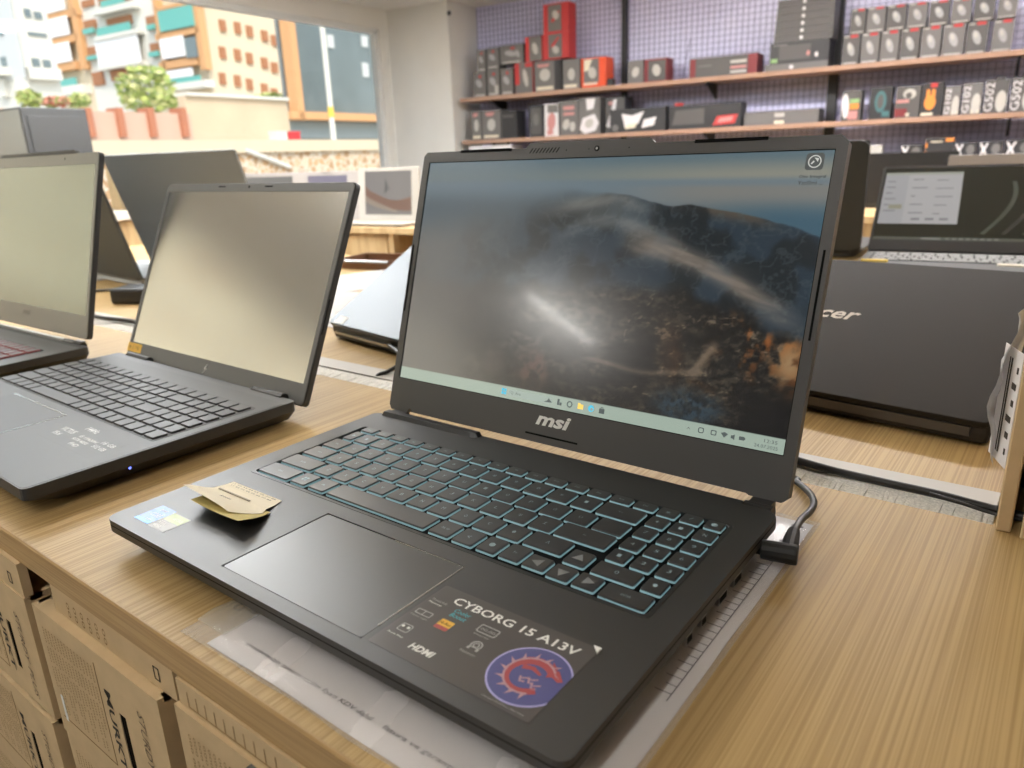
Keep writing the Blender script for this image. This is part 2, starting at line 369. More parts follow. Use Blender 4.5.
for i, s in enumerate('ZXCVBNMÖÇ.'): K(58.5+18.95*i, 122.6, 16.4, s)
K(247.9, 123.6, 27, '^')
K(278.4, 119.6, 14.2, None, d=15, icon='arrow_u')
K(20.4, 102, 33.6, 'Ctrl'); K(57.3, 102.8, 15.6, None, icon='windows'); K(76.6, 103.2, 16, 'Alt'); K(95.8, 103.4, 92, None)
K(191.6, 103.3, 16.2, 'Alt Gr'); K(210.6, 103.2, 15.6, '<'); K(229, 103.5, 13.8, None, icon='dot'); K(245.2, 104, 14.2, 'Fn')
K(261.6, 104, 15, None, d=13, icon='arrow_l'); K(278.6, 102.6, 14.2, None, d=13.5, icon='arrow_d'); K(294.8, 102.8, 14.2, None, d=13.5, icon='arrow_r')
K(311.6, 101.8, 26.8, 'ENTER', d=13.6)
K(296.8, 118.8, 27, '0', d=13.2); K(327, 118.8, 12, '.', d=13.2)
for r, (yy, keys) in enumerate(((135, '123'), (150.6, '456'), (166.6, '789'), (182.2, '+-N'))):
    for i, s in enumerate(keys): K((296.7, 311.9, 327.1)[i], yy, 12.2, s, d=13)
# --- touchpad
MB(B0).prism(rrect(tx0+.0005, ty0+.0005, tx1-.0005, ty1-.0005, .002), -.0014, -.0003).build('touchpad', SATIN, LP, bevel=.0003, bseg=2)
te0 = MB(B0); te0.box(tx1-.0011, ty0+.012, -.0014, tx1-.0005, ty1-.0008, .0001); te0.box(tx1-.055, ty1-.0010, -.0014, tx1-.0005, ty1-.0005, -.0001); te0.build('touchpad_edge_highlight', mat('painted_edge_highlight', (.55, .54, .52), .25, metal=.8), LP)  # pale strips paint the highlight along the pad's edge
# --- hinges
for a_, b_ in ((.0055, .0255), (.3355, .3535)):
    h = MB(B0); n = 14
    h.add([(x, .2455+.0072*math.cos(2*math.pi*k/n), -.0062+.0062*math.sin(2*math.pi*k/n)) for x in (a_, b_) for k in range(n)],
          [tuple(range(n)), tuple(range(n, 2*n))] + [(k, (k+1) % n, n+(k+1) % n, n+k) for k in range(n)])
    h.box(a_+.002, .2455, -.006, b_-.002, .258, -.0005)
    h.build('hinge', PLAST2, LP)
# --- side ports on the right
for py, wdt in ((.110, .007), (.1275, .006), (.1525, .011), (.1735, .011)):
    q = MB(B0); yy = py
    q.box(W-.0025, yy-wdt/2, -.0142, W-.0002, yy+wdt/2, -.0088, 0); q.box(W-.0026, yy-wdt/2+.0008, -.0133, W+.00005, yy+wdt/2-.0008, -.0097, 1)
    q.build('side_port', [METAL, BLACK], LP)
# --- lid
LM_ = B0 @ lidM(0.26459526, 0.02806998, 0.30728989)
ld = MB(LM_); SW, SH = .3442, .1936; sx = (W-SW)/2; wt = .2028; wbm = -.0300
outer = [(.0, wbm+.004), (.003, wbm), (.0225, wbm), (.0245, wbm+.0035), (.027, wbm+.0035), (.0285, wbm+.001), (.3325, wbm+.001), (.3345, wbm), (W-.004, wbm), (W, wbm+.004),
         (W, wt-.0045), (W-.0048, wt), (.2275, wt), (.2225, .2068), (.1165, .2068), (.112, wt), (.0035, wt), (0, wt-.0035)]
ld.prism(outer, -.0075, -.0012, 0)                                   # shell
ld.prism([(0, wbm+.004), (.003, wbm), (.0225, wbm), (.0245, wbm+.0035), (.027, wbm+.0035), (.0285, wbm+.001), (.3325, wbm+.001), (.3345, wbm), (W-.004, wbm), (W, wbm+.004), (W, -.0006), (0, -.0006)], -.0012, 0, 0)
ld.prism([(0, SH+.0005), (W, SH+.0005), (W, wt-.0045), (W-.0048, wt), (.2275, wt), (.2225, .2068), (.1165, .2068), (.112, wt), (.0035, wt), (0, wt-.0035)], -.0012, 0, 0)
ld.box(0, -.0006, -.0012, sx-.0005, SH+.0005, 0, 0); ld.box(W-sx+.0005, -.0006, -.0012, W, SH+.0005, 0, 0)
LID = ld.build('lid', LIDM, LP)
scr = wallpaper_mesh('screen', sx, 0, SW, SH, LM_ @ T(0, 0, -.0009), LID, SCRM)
# black gasket line round the picture
g_ = MB(LM_); g_.ring(rrect(sx-.0006, -.0006, W-sx+.0006, SH+.0006, 0), rrect(sx, 0, W-sx, SH, 0), -.0011, -.0003); g_.build('screen_gasket', BLACK, LID)
lg = MB(LM_); lg.text('msi', .1618, -.0150, .0318, .0100, .0003, 0, shear=.25, bold=.035); o_ = lg.build('brand_lettering', WHITE, LID); o_['label'] = 'white slanted maker lettering under the screen'
MB(LM_).box(.1535, -.0236, 0, .2020, -.0222, .0004).build('rubber_bumper', BLACK, LID)
cm = MB(LM_); cm.prism(circ(.1795, .2003, .0021, 16), 0, .0004, 0); cm.prism(circ(.1795, .2003, .0010, 12), .0004, .0006, 1); cm.prism(circ(.152, .2000, .0005, 8), 0, .0002, 0); cm.prism(circ(.207, .2000, .0005, 8), 0, .0002, 0); cm.prism(circ(.1725, .2001, .0004, 8), 0, .0002, 0)
cm.build('webcam', [BLACK, METAL], LID)
vt = MB(LM_)
for i in range(9): x = .1165+i*.0032; vt.prism([(x, .1985), (x+.0009, .1985), (x+.0035, .2024), (x+.0026, .2024)], 0, .00015)
vt.build('microphone_slots', BLACK, LID)
for a_, b_ in ((.043, .098), (.258, .309)): MB(LM_).box(a_, .2012, -.0005, b_, .2034, .0006).build('rubber_bumper', BLACK, LID)
MB(LM_).box(W-.0042, .074, 0, W-.0028, .131, .0005).build('rubber_bumper', BLACK, LID); MB(LM_).box(.0016, .06, 0, .0028, .12, .0005).build('rubber_bumper', BLACK, LID)
# things shown on the screen
ic = MB(LM_ @ T(0, 0, -.0008)); D_ = mat('icon_dark', (.05, .055, .055), .4, emit=(.05, .06, .06), es=.5); Wt = mat('icon_pale', (.3, .3, .3), .4, emit=(.62, .66, .62), es=.45)
ic.prism(rrect(.3350, .1812, .3462, .1919, .002), 0, .0001, 0)
ic.ring(circ(.3406, .18655, .0041, 20), circ(.3406, .18655, .0034, 20), .0001, .0002, 1)
ic.prism([(.3383, .1852), (.3391, .1848), (.3406, .1866), (.3398, .1872)], .0001, .0002, 1); ic.prism([(.3400, .1890), (.3430, .1885), (.3425, .1862), (.3412, .1878)], .0001, .0002, 1)
ic.text('Oto Integral', .3325, .1756, .0165, .0026, .0001, 0, bold=.02); ic.text('Yazilimi ...', .3322, .1718, .0155, .0026, .0001, 0, bold=.02)
ic.build('desktop_icon', [D_, Wt], LID)
tb = MB(LM_ @ T(0, 0, -.0008)); dk = mat('taskbar_glyph', (.04, .045, .045), .4, emit=(.08, .1, .1), es=.6); yb_ = mat('folder_glyph', (.5, .36, .1), .4, emit=(.75, .5, .1), es=.8); bb_ = mat('browser_glyph', (.05, .3, .4), .4, emit=(.06, .35, .5), es=.8); wb_ = mat('search_field', (.006, .006, .007), .3, emit=(.27, .32, .28), es=1)
for i in range(2):
    for j in range(2): tb.box(.1236+i*.0026, .0032+j*.0026, 0, .1258+i*.0026, .0054+j*.0026, .0001, 2)
tb.prism(rrect(.1305, .0026, .1735, .0080, .0026), 0, .0001, 3); tb.text('Q  Ara', .133, .0042, .010, .0024, .0002, 0)
tb.prism([(.1655, .0036), (.1735, .0040), (.1700, .0070), (.1690, .0050)], .0001, .0002, 0)
tb.box(.1782, .0032, 0, .1800, .0078, .0001, 0); tb.box(.1804, .0032, 0, .1822, .0054, .0001, 0)
tb.ring(circ(.1895, .0054, .0025, 12), circ(.1895, .0054, .0017, 12), 0, .0001, 0)
tb.box(.1968, .0034, 0, .2016, .0070, .0001, 1); tb.box(.1968, .0070, 0, .1988, .0078, .0001, 1)
tb.prism(circ(.2085, .0054, .0026, 12), 0, .0001, 2); tb.prism(circ(.2092, .0050, .0012, 8), .0001, .0002, 3); tb.box(.2155, .0032, 0, .2200, .0068, .0001, 0); tb.ring(circ(.2177, .0068, .0013, 8), circ(.2177, .0068, .0008, 8), 0, .0001, 0)
tb.build('pinned_icons', [dk, yb_, bb_, wb_], LID); tb = MB(LM_ @ T(0, 0, -.0008))
for x in (.2865, ): tb.prism([(x-.0015, .0045), (x, .0060), (x+.0015, .0045), (x, .0053)], 0, .0001, 0)
tb.ring(rrect(.2935, .0036, .2975, .0074, .001), rrect(.2941, .0042, .2969, .0068, .0008), 0, .0001, 0)
tb.ring(rrect(.3025, .0038, .3065, .0072, .0008), rrect(.3031, .0044, .3059, .0066, .0006), 0, .0001, 0)
tb.prism([(.3095, .0064), (.3120, .0074), (.3145, .0064), (.3120, .0036)], 0, .0001, 0); tb.box(.3165, .0042, 0, .3175, .0062, .0001, 0); tb.prism([(.3175, .0042), (.3190, .0034), (.3190, .0070), (.3175, .0062)], 0, .0001, 0); tb.box(.3220, .0042, 0, .3256, .0066, .0001, 0); tb.box(.3256, .0048, 0, .3262, .0060, .0001, 0)
tb.build('status_icons', [dk], LID); tb = MB(LM_ @ T(0, 0, -.0008))
tb.text('12:35', .3385, .0058, .0085, .0022, .0001, 0); tb.text('24.07.2025', .3325, .0020, .0152, .0022, .0001, 0)
tb.build('clock_digits', [dk], LID)
# --- stickers on the palm rest
st = MB(B0)
sp = rrect(.2415, .0095, .3355, .0655, .0012, 2); st.prism(sp, 0, .00012, 0)
st.text('CYBORG 15 A13V', .2545, .0548, .0745, .0058, .0002, 1, bold=.015)
for (x, y, w, t) in ((.2438, .0515, .010, 'Thunderbolt'), (.2438, .0487, .0085, 'Memory')): st.text(t, x, y, w, .0017, .0002, 2 if t != 'Memory' else 1)
st.text('Cooler', .2605, .0495, .010, .0030, .0002, 3, shear=.2); st.text('Boost', .2605, .0458, .010, .0030, .0002, 3, shear=.2)
st.ring(rrect(.2440, .0385, .2540, .0425, .0004, 1), rrect(.2445, .0390, .2535, .0420, .0003, 1), .0002, .00025, 2); st.box(.2487, .0385, .0002, .2492, .0425, .00025, 2); st.text('Mystic Light', .2435, .0360, .011, .0013, .0002, 2)
st.prism(rrect(.2600, .0350, .2680, .0425, .0006), .0002, .00025, 4); st.prism(rrect(.2600, .0350, .2680, .0375, .0004), .00025, .0003, 5); st.text('Hi-Res', .2606, .0388, .0068, .0020, .0003, 6)
st.ring(rrect(.2790, .0440, .2905, .0500, .001, 2), rrect(.2796, .0446, .2899, .0494, .0008, 2), .0002, .00025, 2); st.text('00:00', .2805, .0460, .0085, .0018, .0002, 2); st.text('Display', .2800, .0415, .009, .0013, .0002, 2)
for k in range(2): st.box(.2470+k*.0035, .0265, .0002, .2485+k*.0035, .0280, .00025, 1)
st.ring(rrect(.2462, .0235, .2532, .0295, .001, 2), rrect(.2467, .0240, .2527, .0290, .0008, 2), .0002, .00022, 2); st.text('Aura Play', .2440, .0195, .0105, .0014, .0002, 1)
st.text('HDMI', .2610, .0165, .0145, .0042, .0002, 1, shear=.15, bold=.03)
st.ring(circ(.2870, .0355, .0032, 14, -40, 220), circ(.2870, .0355, .0024, 14, -40, 220), .0002, .00025, 2); st.ring(circ(.2870, .0355, .0018, 12), circ(.2870, .0355, .0011, 12), .0002, .00025, 2); st.box(.2838, .0318, .0002, .2852, .0336, .00025, 2); st.box(.2888, .0318, .0002, .2902, .0336, .00025, 2); st.text('Nahimic', .2825, .0285, .0090, .0014, .0002, 2)
st.text('the specifications may vary', .3095, .0112, .022, .0012, .0002, 2)
def clipx(P, X):   # keep x <= X
    o = []
    for i in range(len(P)):
        a, b = P[i], P[(i+1) % len(P)]
        if a[0] <= X: o.append(a)
        if (a[0] <= X) != (b[0] <= X): t = (X-a[0])/(b[0]-a[0]); o.append((X, a[1]+t*(b[1]-a[1])))
    return o
cx, cy = .3193, .0325
st.prism(clipx(circ(cx, cy, .0193, 40), .3353), .0002, .00024, 8); st.prism(clipx(circ(cx, cy, .0184, 40), .3353), .00024, .00027, 7)
# curled dragon crest
def band(pts, wd, z, mi):
    L = []; R = []
    for i, p in enumerate(pts):
        a = Vector(pts[max(i-1, 0)]); b = Vector(pts[min(i+1, len(pts)-1)]); d = (b-a).normalized(); n = Vector((-d.y, d.x)); w = wd[i] if isinstance(wd, list) else wd
        L.append((p[0]+n.x*w, p[1]+n.y*w)); R.append((p[0]-n.x*w, p[1]-n.y*w))
    for i in range(len(pts)-1): st.prism([L[i], L[i+1], R[i+1], R[i]], z, z+.00003, mi)
arc = [(cx+.0100*math.cos(math.radians(a)), cy+.0100*math.sin(math.radians(a))) for a in range(35, 331, 15)]
band(arc, [.0018+.0007*math.sin(i*.35) for i in range(len(arc))], .0003, 5)
band([(cx+.0115*math.cos(math.radians(a)), cy+.0115*math.sin(math.radians(a))) for a in range(40, 320, 20)], .0005, .00034, 9)
st.prism([(cx+.0055, cy+.0085), (cx+.0095, cy+.0095), (cx+.0145, cy+.0045), (cx+.0125, cy+.0030), (cx+.0090, cy+.0045), (cx+.0065, cy+.0030)], .0003, .00034, 5)
st.prism([(cx+.0085, cy+.0070), (cx+.0125, cy+.0050), (cx+.0095, cy+.0058)], .00034, .00037, 9); st.prism([(cx+.0062, cy+.0085), (cx+.0040, cy+.0135), (cx+.0085, cy+.0098)], .0003, .00034, 5)
for a in range(60, 320, 26):
    ca, sa = math.cos(math.radians(a)), math.sin(math.radians(a)); t = Vector((-sa, ca))
    p = Vector((cx+.0108*ca, cy+.0108*sa)); q = Vector((cx+.0152*ca, cy+.0152*sa)) - t*.002
    st.prism([(p.x+t.x*.0013, p.y+t.y*.0013), (p.x-t.x*.0013, p.y-t.y*.0013), (q.x, q.y)], .0003, .00034, 9)
for dx, dy in ((.001, -.001), (-.003, -.002), (.004, -.0035)): band([(cx+dx, cy+dy), (cx+dx+.0014, cy+dy-.0030), (cx+dx+.0034, cy+dy-.0022)], .0005, .0003, 9); band([(cx+dx+.0012, cy+dy-.001), (cx+dx+.0040, cy+dy+.0008)], .0004, .0003, 9)
band([(cx-.0060, cy+.0035), (cx-.001, cy+.0048), (cx+.004, cy+.0028)], [.0016, .0012, .0007], .0003, 5)
PINK = mat('pale_pink_print', (.45, .27, .29), .5)
s_o = st.build('feature_sticker', [STK, WHITE, GREYP, CYAN, YEL, RED, BLACK, PURP, PURPR, PINK], LP); s_o['label'] = 'dark feature sticker with lettering and a round violet dragon crest'
tri = MB(B0); tri.prism([(.3322, .0655), (.3362, .0655), (.3362, .0615)], .0001, .0010, 0); tri.build('sticker_corner', WHITE, LP)
i1 = MB(B0); i1.prism(rrect(.0168, .0108, .0343, .0308, .0008, 2), 0, .00012, 0); i1.prism(rrect(.0168, .0108, .0343, .0142, .0008, 2), .00012, .0002, 1); i1.text('intel', .0225, .0258, .0065, .0026, .0002, 2); i1.text('CORE', .0215, .0188, .0105, .0040, .0002, 2); i1.text('i7', .0258, .0122, .0040, .0034, .0002, 2)
x_ = i1.build('processor_sticker', [BLUE, BLUEL, WHITE], LP); x_['label'] = 'blue processor sticker'
i2 = MB(B0); i2.prism(rrect(.0348, .0106, .0543, .0295, .0008, 2), 0, .00012, 0); i2.box(.0356, .0205, .00012, .0537, .0289, .0002, 1); i2.box(.0356, .0112, .00012, .0537, .0203, .0002, 3); i2.text('GEFORCE', .0420, .0232, .0100, .0024, .00025, 2); i2.text('RTX', .0372, .0160, .0080, .0032, .00025, 4); i2.text('4050', .0372, .0123, .0080, .0026, .00025, 4)
x_ = i2.build('graphics_sticker', [SIL, GRN, WHITE, SIL, WHITE], LP); x_['label'] = 'small green and silver graphics sticker'

# ================================================================== LABEL NOTE ON THE PALM REST
nt_ = thing('price_label', 'half peeled cream and yellow label lifting off the gaming laptop palm rest', 'label', (.05, .07, .0))
def sheet(name, prof, mats, parent, x0f, x1f, mi=0, th=.00018, n=10, curl=None):
    m = MB(T(-.05, -.07, 0)); P = []
    for (y, z, xa, xb) in prof:
        for i in range(n+1):
            s_ = i/n; zz = z + (curl(s_, y) if curl else 0); P.append((xa+(xb-xa)*s_, y, max(zz, .0003)))
    R = len(prof); k = len(P); fs = []
    P2 = P + [(x, y, z+th) for x, y, z in P]
    for r in range(R-1):
        for i in range(n):
            a = r*(n+1)+i; b = a+1; c_ = b+n+1; d = a+n+1; fs += [(a, b, c_, d), (k+a, k+d, k+c_, k+b)]
    for i in range(n): fs += [(i, k+i, k+i+1, i+1), ((R-1)*(n+1)+i, (R-1)*(n+1)+i+1, k+(R-1)*(n+1)+i+1, k+(R-1)*(n+1)+i)]
    for r in range(R-1): a = r*(n+1); b = a+n+1; fs += [(a, b, k+b, k+a), (a+n, k+a+n, k+b+n, b+n)]
    m.add(P2, fs, mi); return m
fl = sheet('f', [(.0795, .0003, .0245, .0805), (.072, .0006, .0240, .0828), (.064, .0018, .0240, .0850), (.058, .0040, .0255, .0900), (.052, .0070, .0275, .0885), (.046, .0102, .0290, .0850), (.0405, .0125, .0300, .0800)], None, nt_, 0, 0, curl=lambda s_, y: (.0022*(1-s_)**2-.0035*s_**4)*max(0, min(1, (.064-y)/.018)))
for k, (yy, wd, x_) in enumerate(((.0768, .050, .027), (.0742, .046, .029))): fl.text('11 22 33 44 55 66 77 88', x_, yy, wd, .0011, .0009, 1)
fl.box(.030, .0642, .0022, .066, .0654, .0028, 2); fl.text('000000', .056, .0500, .012, .0012, .0100, 1)
fl.build('printed_flap', [CREAM, INK, mat('smudge', (.35, .30, .22), .8)], nt_, smooth=False)
f2 = sheet('g', [(.0640, .0008, .0300, .0895), (.055, .0030, .0340, .0945), (.0455, .0062, .0400, .0985), (.0360, .0085, .0450, .0985)], None, nt_, 0, 0, curl=lambda s_, y: (.0012*(s_-.5)**2*4)*max(0, (.064-y)/.028))
x_ = f2.build('yellow_flap', [NOTEY], nt_); x_['label'] = 'yellow adhesive underside'

# ================================================================== MAIN TABLE
TY0, TY1 = -.0312, .770
tb_ = thing('display_table', 'light oak shop table with a brush cable slot, under the gaming laptop', 'table', (.3, TY0+.4, -.923))
TBM = T(-.3, -(TY0+.4), .923)
tp = MB(TBM); XL, XR = -2.2, 1.9; bx0, bx1, by0, by1 = .02, .4645, .3425, .3960; b2x0, b2x1 = -1.00, -.06
tp.box(XL, TY0+.002, TT-.020, XR, by0, TT); tp.box(XL, by1, TT-.020, XR, TY1, TT)
tp.box(XL, by0, TT-.020, b2x0, by1, TT); tp.box(b2x1, by0, TT-.020, bx0, by1, TT); tp.box(bx1, by0, TT-.020, XR, by1, TT)
tp.build('tabletop', WOOD, tb_)
eb = MB(TBM); eb.prism([(TY0, TT-.020), (TY0+.0022, TT-.020), (TY0+.0022, TT), (TY0+.0012, TT), (TY0+.0002, TT-.0012)], XL, XR, 0, M=Matrix(((0, 0, 1, 0), (1, 0, 0, 0), (0, 1, 0, 0), (0, 0, 0, 1))))
eb.build('front_edge_band', WOODE, tb_)
for k, (a_, b_) in enumerate(((bx0, bx1), (b2x0, b2x1))):
    m_ = MB(TBM); m_.box(a_, by0+.026, TT-.006, b_, by1, TT+.0012); m_.box(a_, by1-.002, TT-.02, b_, by1, TT)
    fr = m_.build('brush_holder', FRAMEG, tb_, bevel=.0005, bseg=1)
    br = MB(TBM); x = a_+.001; random.seed(3+k)
    while x < b_-.001:
        dx = random.uniform(-.0012, .0012); e = by0+.0015+random.uniform(-.001, .003); zz = TT-.0022-random.uniform(0, .0015); w_ = random.uniform(.0018, .0026)
        br.add([(x, by0+.027, TT-.0004), (x+w_, by0+.027, TT-.0004), (x+w_+dx, e, zz), (x+dx, e, zz), (x, by0+.027, TT-.0024), (x+w_, by0+.027, TT-.0024), (x+w_+dx, e, zz-.0012), (x+dx, e, zz-.0012)], [(0,1,2,3),(4,7,6,5),(0,3,7,4),(1,5,6,2),(2,6,7,3)]); x += .0015
    br.box(a_, by0, TT-.014, b_, by1, TT-.0045, 0)
    x_ = br.build('brush_bristles', [BRIST, BLACK], tb_, kind='stuff')
# carcass: side panels, back, shelf
for x in (XL+.02, -.46, .62, XR-.04):
    MB(TBM).box(x, TY0+.02, -.923, x+.018, TY1-.02, TT-.020).build('side_panel', WOODF, tb_)
MB(TBM).box(XL+.04, TY1-.05, -.923, XR-.04, TY1-.03, TT-.02).build('back_panel', WOODF, tb_)
MB(TBM).box(-.442, TY0+.005, -.4255, .62, TY1-.06, -.4085).build('lower_shelf', WOODF, tb_)
MB(TBM).box(-.442, TY0+.03, -.923, .62, TY0+.045, -.4255).build('lower_panel', WOODF, tb_)

# ================================================================== CARTONS UNDER THE TABLE
def on_front(x, z, y):       # text frame on a front face: reading direction runs downwards (top of the letters to the right)
    return Matrix(((0, 1, 0, x), (0, 0, -1, y), (-1, 0, 0, z), (0, 0, 0, 1)))
def carton(label, x0, x1, z0, z1, strip=None, setback=.008, brand=True, slot_dx=.054, lines=True, white=None, grip=False, depth=.30, dy=0, lw=None):
    yF = TY0 - .004 + dy
    th = thing('cardboard_box', label, 'box', ((x0+x1)/2, yF+depth/2, z0), 0, 'laptop cartons stored under the front table')
    M = T(-(x0+x1)/2, -(yF+depth/2), -z0)
    b = MB(M)
    ztop = strip[2] if strip else z1
    sx0, sx1 = x1-slot_dx-.0042, x1-slot_dx+.0042; sz0, sz1 = z1-.080, z1-.037
    if brand:   # front face pierced by the carrying slot
        b.box(x0, yF, z0, sx0, yF+.004, z1); b.box(sx1, yF, z0, x1, yF+.004, z1); b.box(sx0, yF, sz1, sx1, yF+.004, z1); b.box(sx0, yF, z0, sx1, yF+.004, sz0)
        b.box(x0, yF+.012, z0, x1, yF+depth, z1); b.box(x0, yF+.004, z0, x0+.004, yF+.012, z1); b.box(x1-.004, yF+.004, z0, x1, yF+.012, z1); b.box(x0, yF+.004, z1-.004, x1, yF+.012, z1)
        b.box(sx0-.001, yF+.0005, sz0-.001, sx1+.001, yF+.0118, sz1+.001, 1)  # dark block just behind the slot paints its inner shade
    else: b.box(x0, yF, z0, x1, yF+depth, z1)
    b.build('carton_body', [CARD, HOLE_SHADE], th)
    if strip:
        MB(M).box(strip[0], yF+setback, z1, strip[1], yF+setback+.006, strip[2]).build('upper_flap', CARD, th)
    e = yF-.0003
    if brand:
        pr = MB(M); pr.text('MURKT', 0, 0, .062, .0080, 0, 0, M=on_front(x1-slot_dx-.019, z1-.0255, e), shear=0, bold=.02)
        pr.build('brand_lettering', INK, th); pr = MB(M)
        pr.text('STURDY', 0, 0, .044, .0075, 0, 0, M=on_front(x1-.030, z1-.021, e), shear=.3); pr.text('PLUS', 0, 0, .028, .0075, 0, 0, M=on_front(x1-.030, z1-.069, e), shear=.3)
        pr.build('slogan_lettering', mat('grey_print_ink', (.16, .11, .065), .8), th)
    pr = MB(M)
    if lines:
        X0 = x0+.010; X1 = x1-slot_dx-.027 if brand else x0+.11; k = 0; x = X0
        while x < X1-.004:
            pr.text(('item 000 000 000 000 00' if k % 3 else 'item 000 000 0000')[5:], 0, 0, .070 if k % 3 else .05, .0023, 0, 1, M=on_front(x, z1-.014, e)); x += .0048; k += 1
        pr.box(X0-.002, e, z1-.0905, X1, e+.0002, z1-.090, 1); pr.box(X1, e, z1-.0905, X1+.0006, e+.0002, z1-.010, 1)
    pr.build('small_print', [INK, INKF], th)
    pr = MB(M)
    if white: pr.box(white[0], e-.0001, white[1], white[0]+.0035, e+.0002, white[1]+.022, 0); pr.build('white_sticker', WHITE, th); pr = MB(M)
    if strip:
        s0, s1, st_ = strip; ee = yF+setback-.0003
        if grip:
            for k in range(9):
                xx = s0+.010+k*.0085; zt = z1+.0115; pr.box(xx, ee, z1+.002, xx+.0005, ee+.0002, zt, 1); pr.box(xx, ee, z1+.002, xx+.0085, ee+.0002, z1+.0025, 1)
            pr.box(s0+.0865, ee, z1+.002, s0+.087, ee+.0002, z1+.0115, 1)
        else:
            for k in range(6): xx = s0+.022+k*.010; pr.text('00', 0, 0, .012, .004, 0, 1, M=on_front(xx, z1+.015, ee))
            a = s1-.022; pr.ring(rrect(a, z1+.006, a+.006, z1+.015, 0), rrect(a+.0006, z1+.0066, a+.0054, z1+.0144, 0), 0, .0002, 0, M=Matrix(((1, 0, 0, 0), (0, 0, -1, ee), (0, 1, 0, 0), (0, 0, 0, 1))))
    if strip: pr.build('flap_print', [INK, INKF], th)
    if grip:
        g = MB(M); g.box(x0+.070, yF-.004, z1-.006, x0+.125, yF+.002, z1-.0005); g.build('grey_grip', mat('grey_plastic_grip', (.13, .13, .125), .5), th, bevel=.001)
    return th
carton('cardboard box under the table at the left photo edge, topmost of its stack', -.300, -.0745, -.1745, -.0700, strip=(-.300, -.0750, -.0432), setback=.001, slot_dx=.050)
carton('cardboard box with MURKT print under the table, in the middle of the upper row', -.0600, .1085, -.1745, -.0680, strip=(-.0365, .1195, -.0432), setback=.0065, white=(-.048, -.160))
carton('cardboard box with a grey plastic grip, directly under the table edge', .1295, .330, -.1745, -.0595, strip=(.1315, .330, -.0432), setback=.0025, brand=False, grip=True)
carton('cardboard box in the second row down, below the leftmost carton', -.330, -.0775, -.2885, -.1775, slot_dx=.056, dy=-.002)
carton('cardboard box in the second row down, below the middle MURKT carton', -.0640, .1065, -.2885, -.1775, dy=.002)
carton('cardboard box at the bottom left corner, third carton down', -.340, -.0775, -.4085, -.2915, slot_dx=.056, dy=.001)
carton('cardboard box lowest in the middle stack', -.0640, .1065, -.4085, -.2915, dy=.001)
carton('cardboard box under the carton with the grey grip', .1295, .330, -.2885, -.1775, brand=False, dy=.002)
carton('cardboard box lowest in the right stack', .1295, .330, -.4085, -.2915, brand=False, dy=.001)

# ================================================================== PAPERS IN PLASTIC SLEEVE
pp = thing('document_sleeve', 'white printed form in a clear punched plastic sleeve under the gaming laptop', 'document', (.257, .13, TT))
PM = T(-.257, -.13, .0)
def wavy(x, y): return .0004 + .0012*max(0, math.sin(x*38+y*9))*max(0, 1-abs(y+.012)/.05) + .0006*max(0, math.sin(y*60))*(x > .35)
def grid_sheet(x0, x1, y0, y1, nx, ny, zf, th):
    P = [(x0+(x1-x0)*i/nx, y0+(y1-y0)*j/ny) for j in range(ny+1) for i in range(nx+1)]; k = len(P)
    vs = [(x, y, zf(x, y)) for x, y in P] + [(x, y, zf(x, y)+th) for x, y in P]; fs = []
    for j in range(ny):
        for i in range(nx): a = j*(nx+1)+i; fs += [(a, a+nx+1, a+nx+2, a+1), (k+a, k+a+1, k+a+nx+2, k+a+nx+1)]
    for i in range(nx): a = i; b = ny*(nx+1)+i; fs += [(a, a+1, k+a+1, k+a), (b, k+b, k+b+1, b+1)]
    for j in range(ny): a = j*(nx+1); b = a+nx+1; fs += [(a, k+a, k+b, b), (a+nx, b+nx, k+b+nx, k+a+nx)]
    return vs, fs
form = MB(PM); vs, fs = grid_sheet(.148, .3705, -.0205, .279, 30, 40, wavy, .0003); form.add(vs, fs, 0)
zt = .0018
form.box(.195, .0165, zt, .345, .0170, zt+.0002, 1); form.box(.158, .0165, zt, .195, .0170, zt+.0002, 1); form.box(.158, .0165, zt, .1585, .035, zt+.0002, 1)
for t, x, w in (('urunlerimizin tanitim teslim fiyati KDV dahil', .168, .095), ('fatura ve garanti belgesi', .270, .060)): form.text(t, x, -.0115, w, .0034, zt+.0004, 1, shear=.2)
form.box(.3640, .075, zt, .3644, .235, zt+.0002, 1)
for k in range(26): form.box(.3585 if k % 2 else .3560, .080+k*.006, zt, .3642, .0803+k*.006, zt+.0002, 1)
for k in range(5): form.box(.359+.001*(k % 2), .245+k*.006, zt, .3665, .247+k*.006, zt+.0002, 1)
form.build('printed_form', [PAPER, mat('form_ink', (.10, .09, .10), .7)], pp)
SLV = bpy.data.materials.new('clear_plastic_sleeve'); SLV.use_nodes = True; nt = SLV.node_tree; b = nt.nodes['Principled BSDF']
b.inputs['Base Color'].default_value = (.9, .88, .86, 1); b.inputs['Roughness'].default_value = .16; b.inputs['Alpha'].default_value = .16
sl = MB(PM); vs, fs = grid_sheet(.126, .3740, -.0230, .283, 34, 20, lambda x, y: wavy(x, y)+.0009+.0008*math.sin(x*90+y*20)*(y < .02), .0002); sl.add(vs, fs, 0); sl.build('plastic_sleeve', SLV, pp, smooth=True)
pe = MB(PM)
P_ = []
for k in range(28): P_ += [(.1225 if k % 2 else .1245, -.012+k*.0105)]
pe.prism(P_ + [(.150, .283), (.150, -.012)], .0010, .0013, 0)
for k in range(3): pe.ring(circ(.1345, .008+k*.08, .0032, 12), circ(.1345, .008+k*.08, .0024, 12), .0013, .0016, 1)
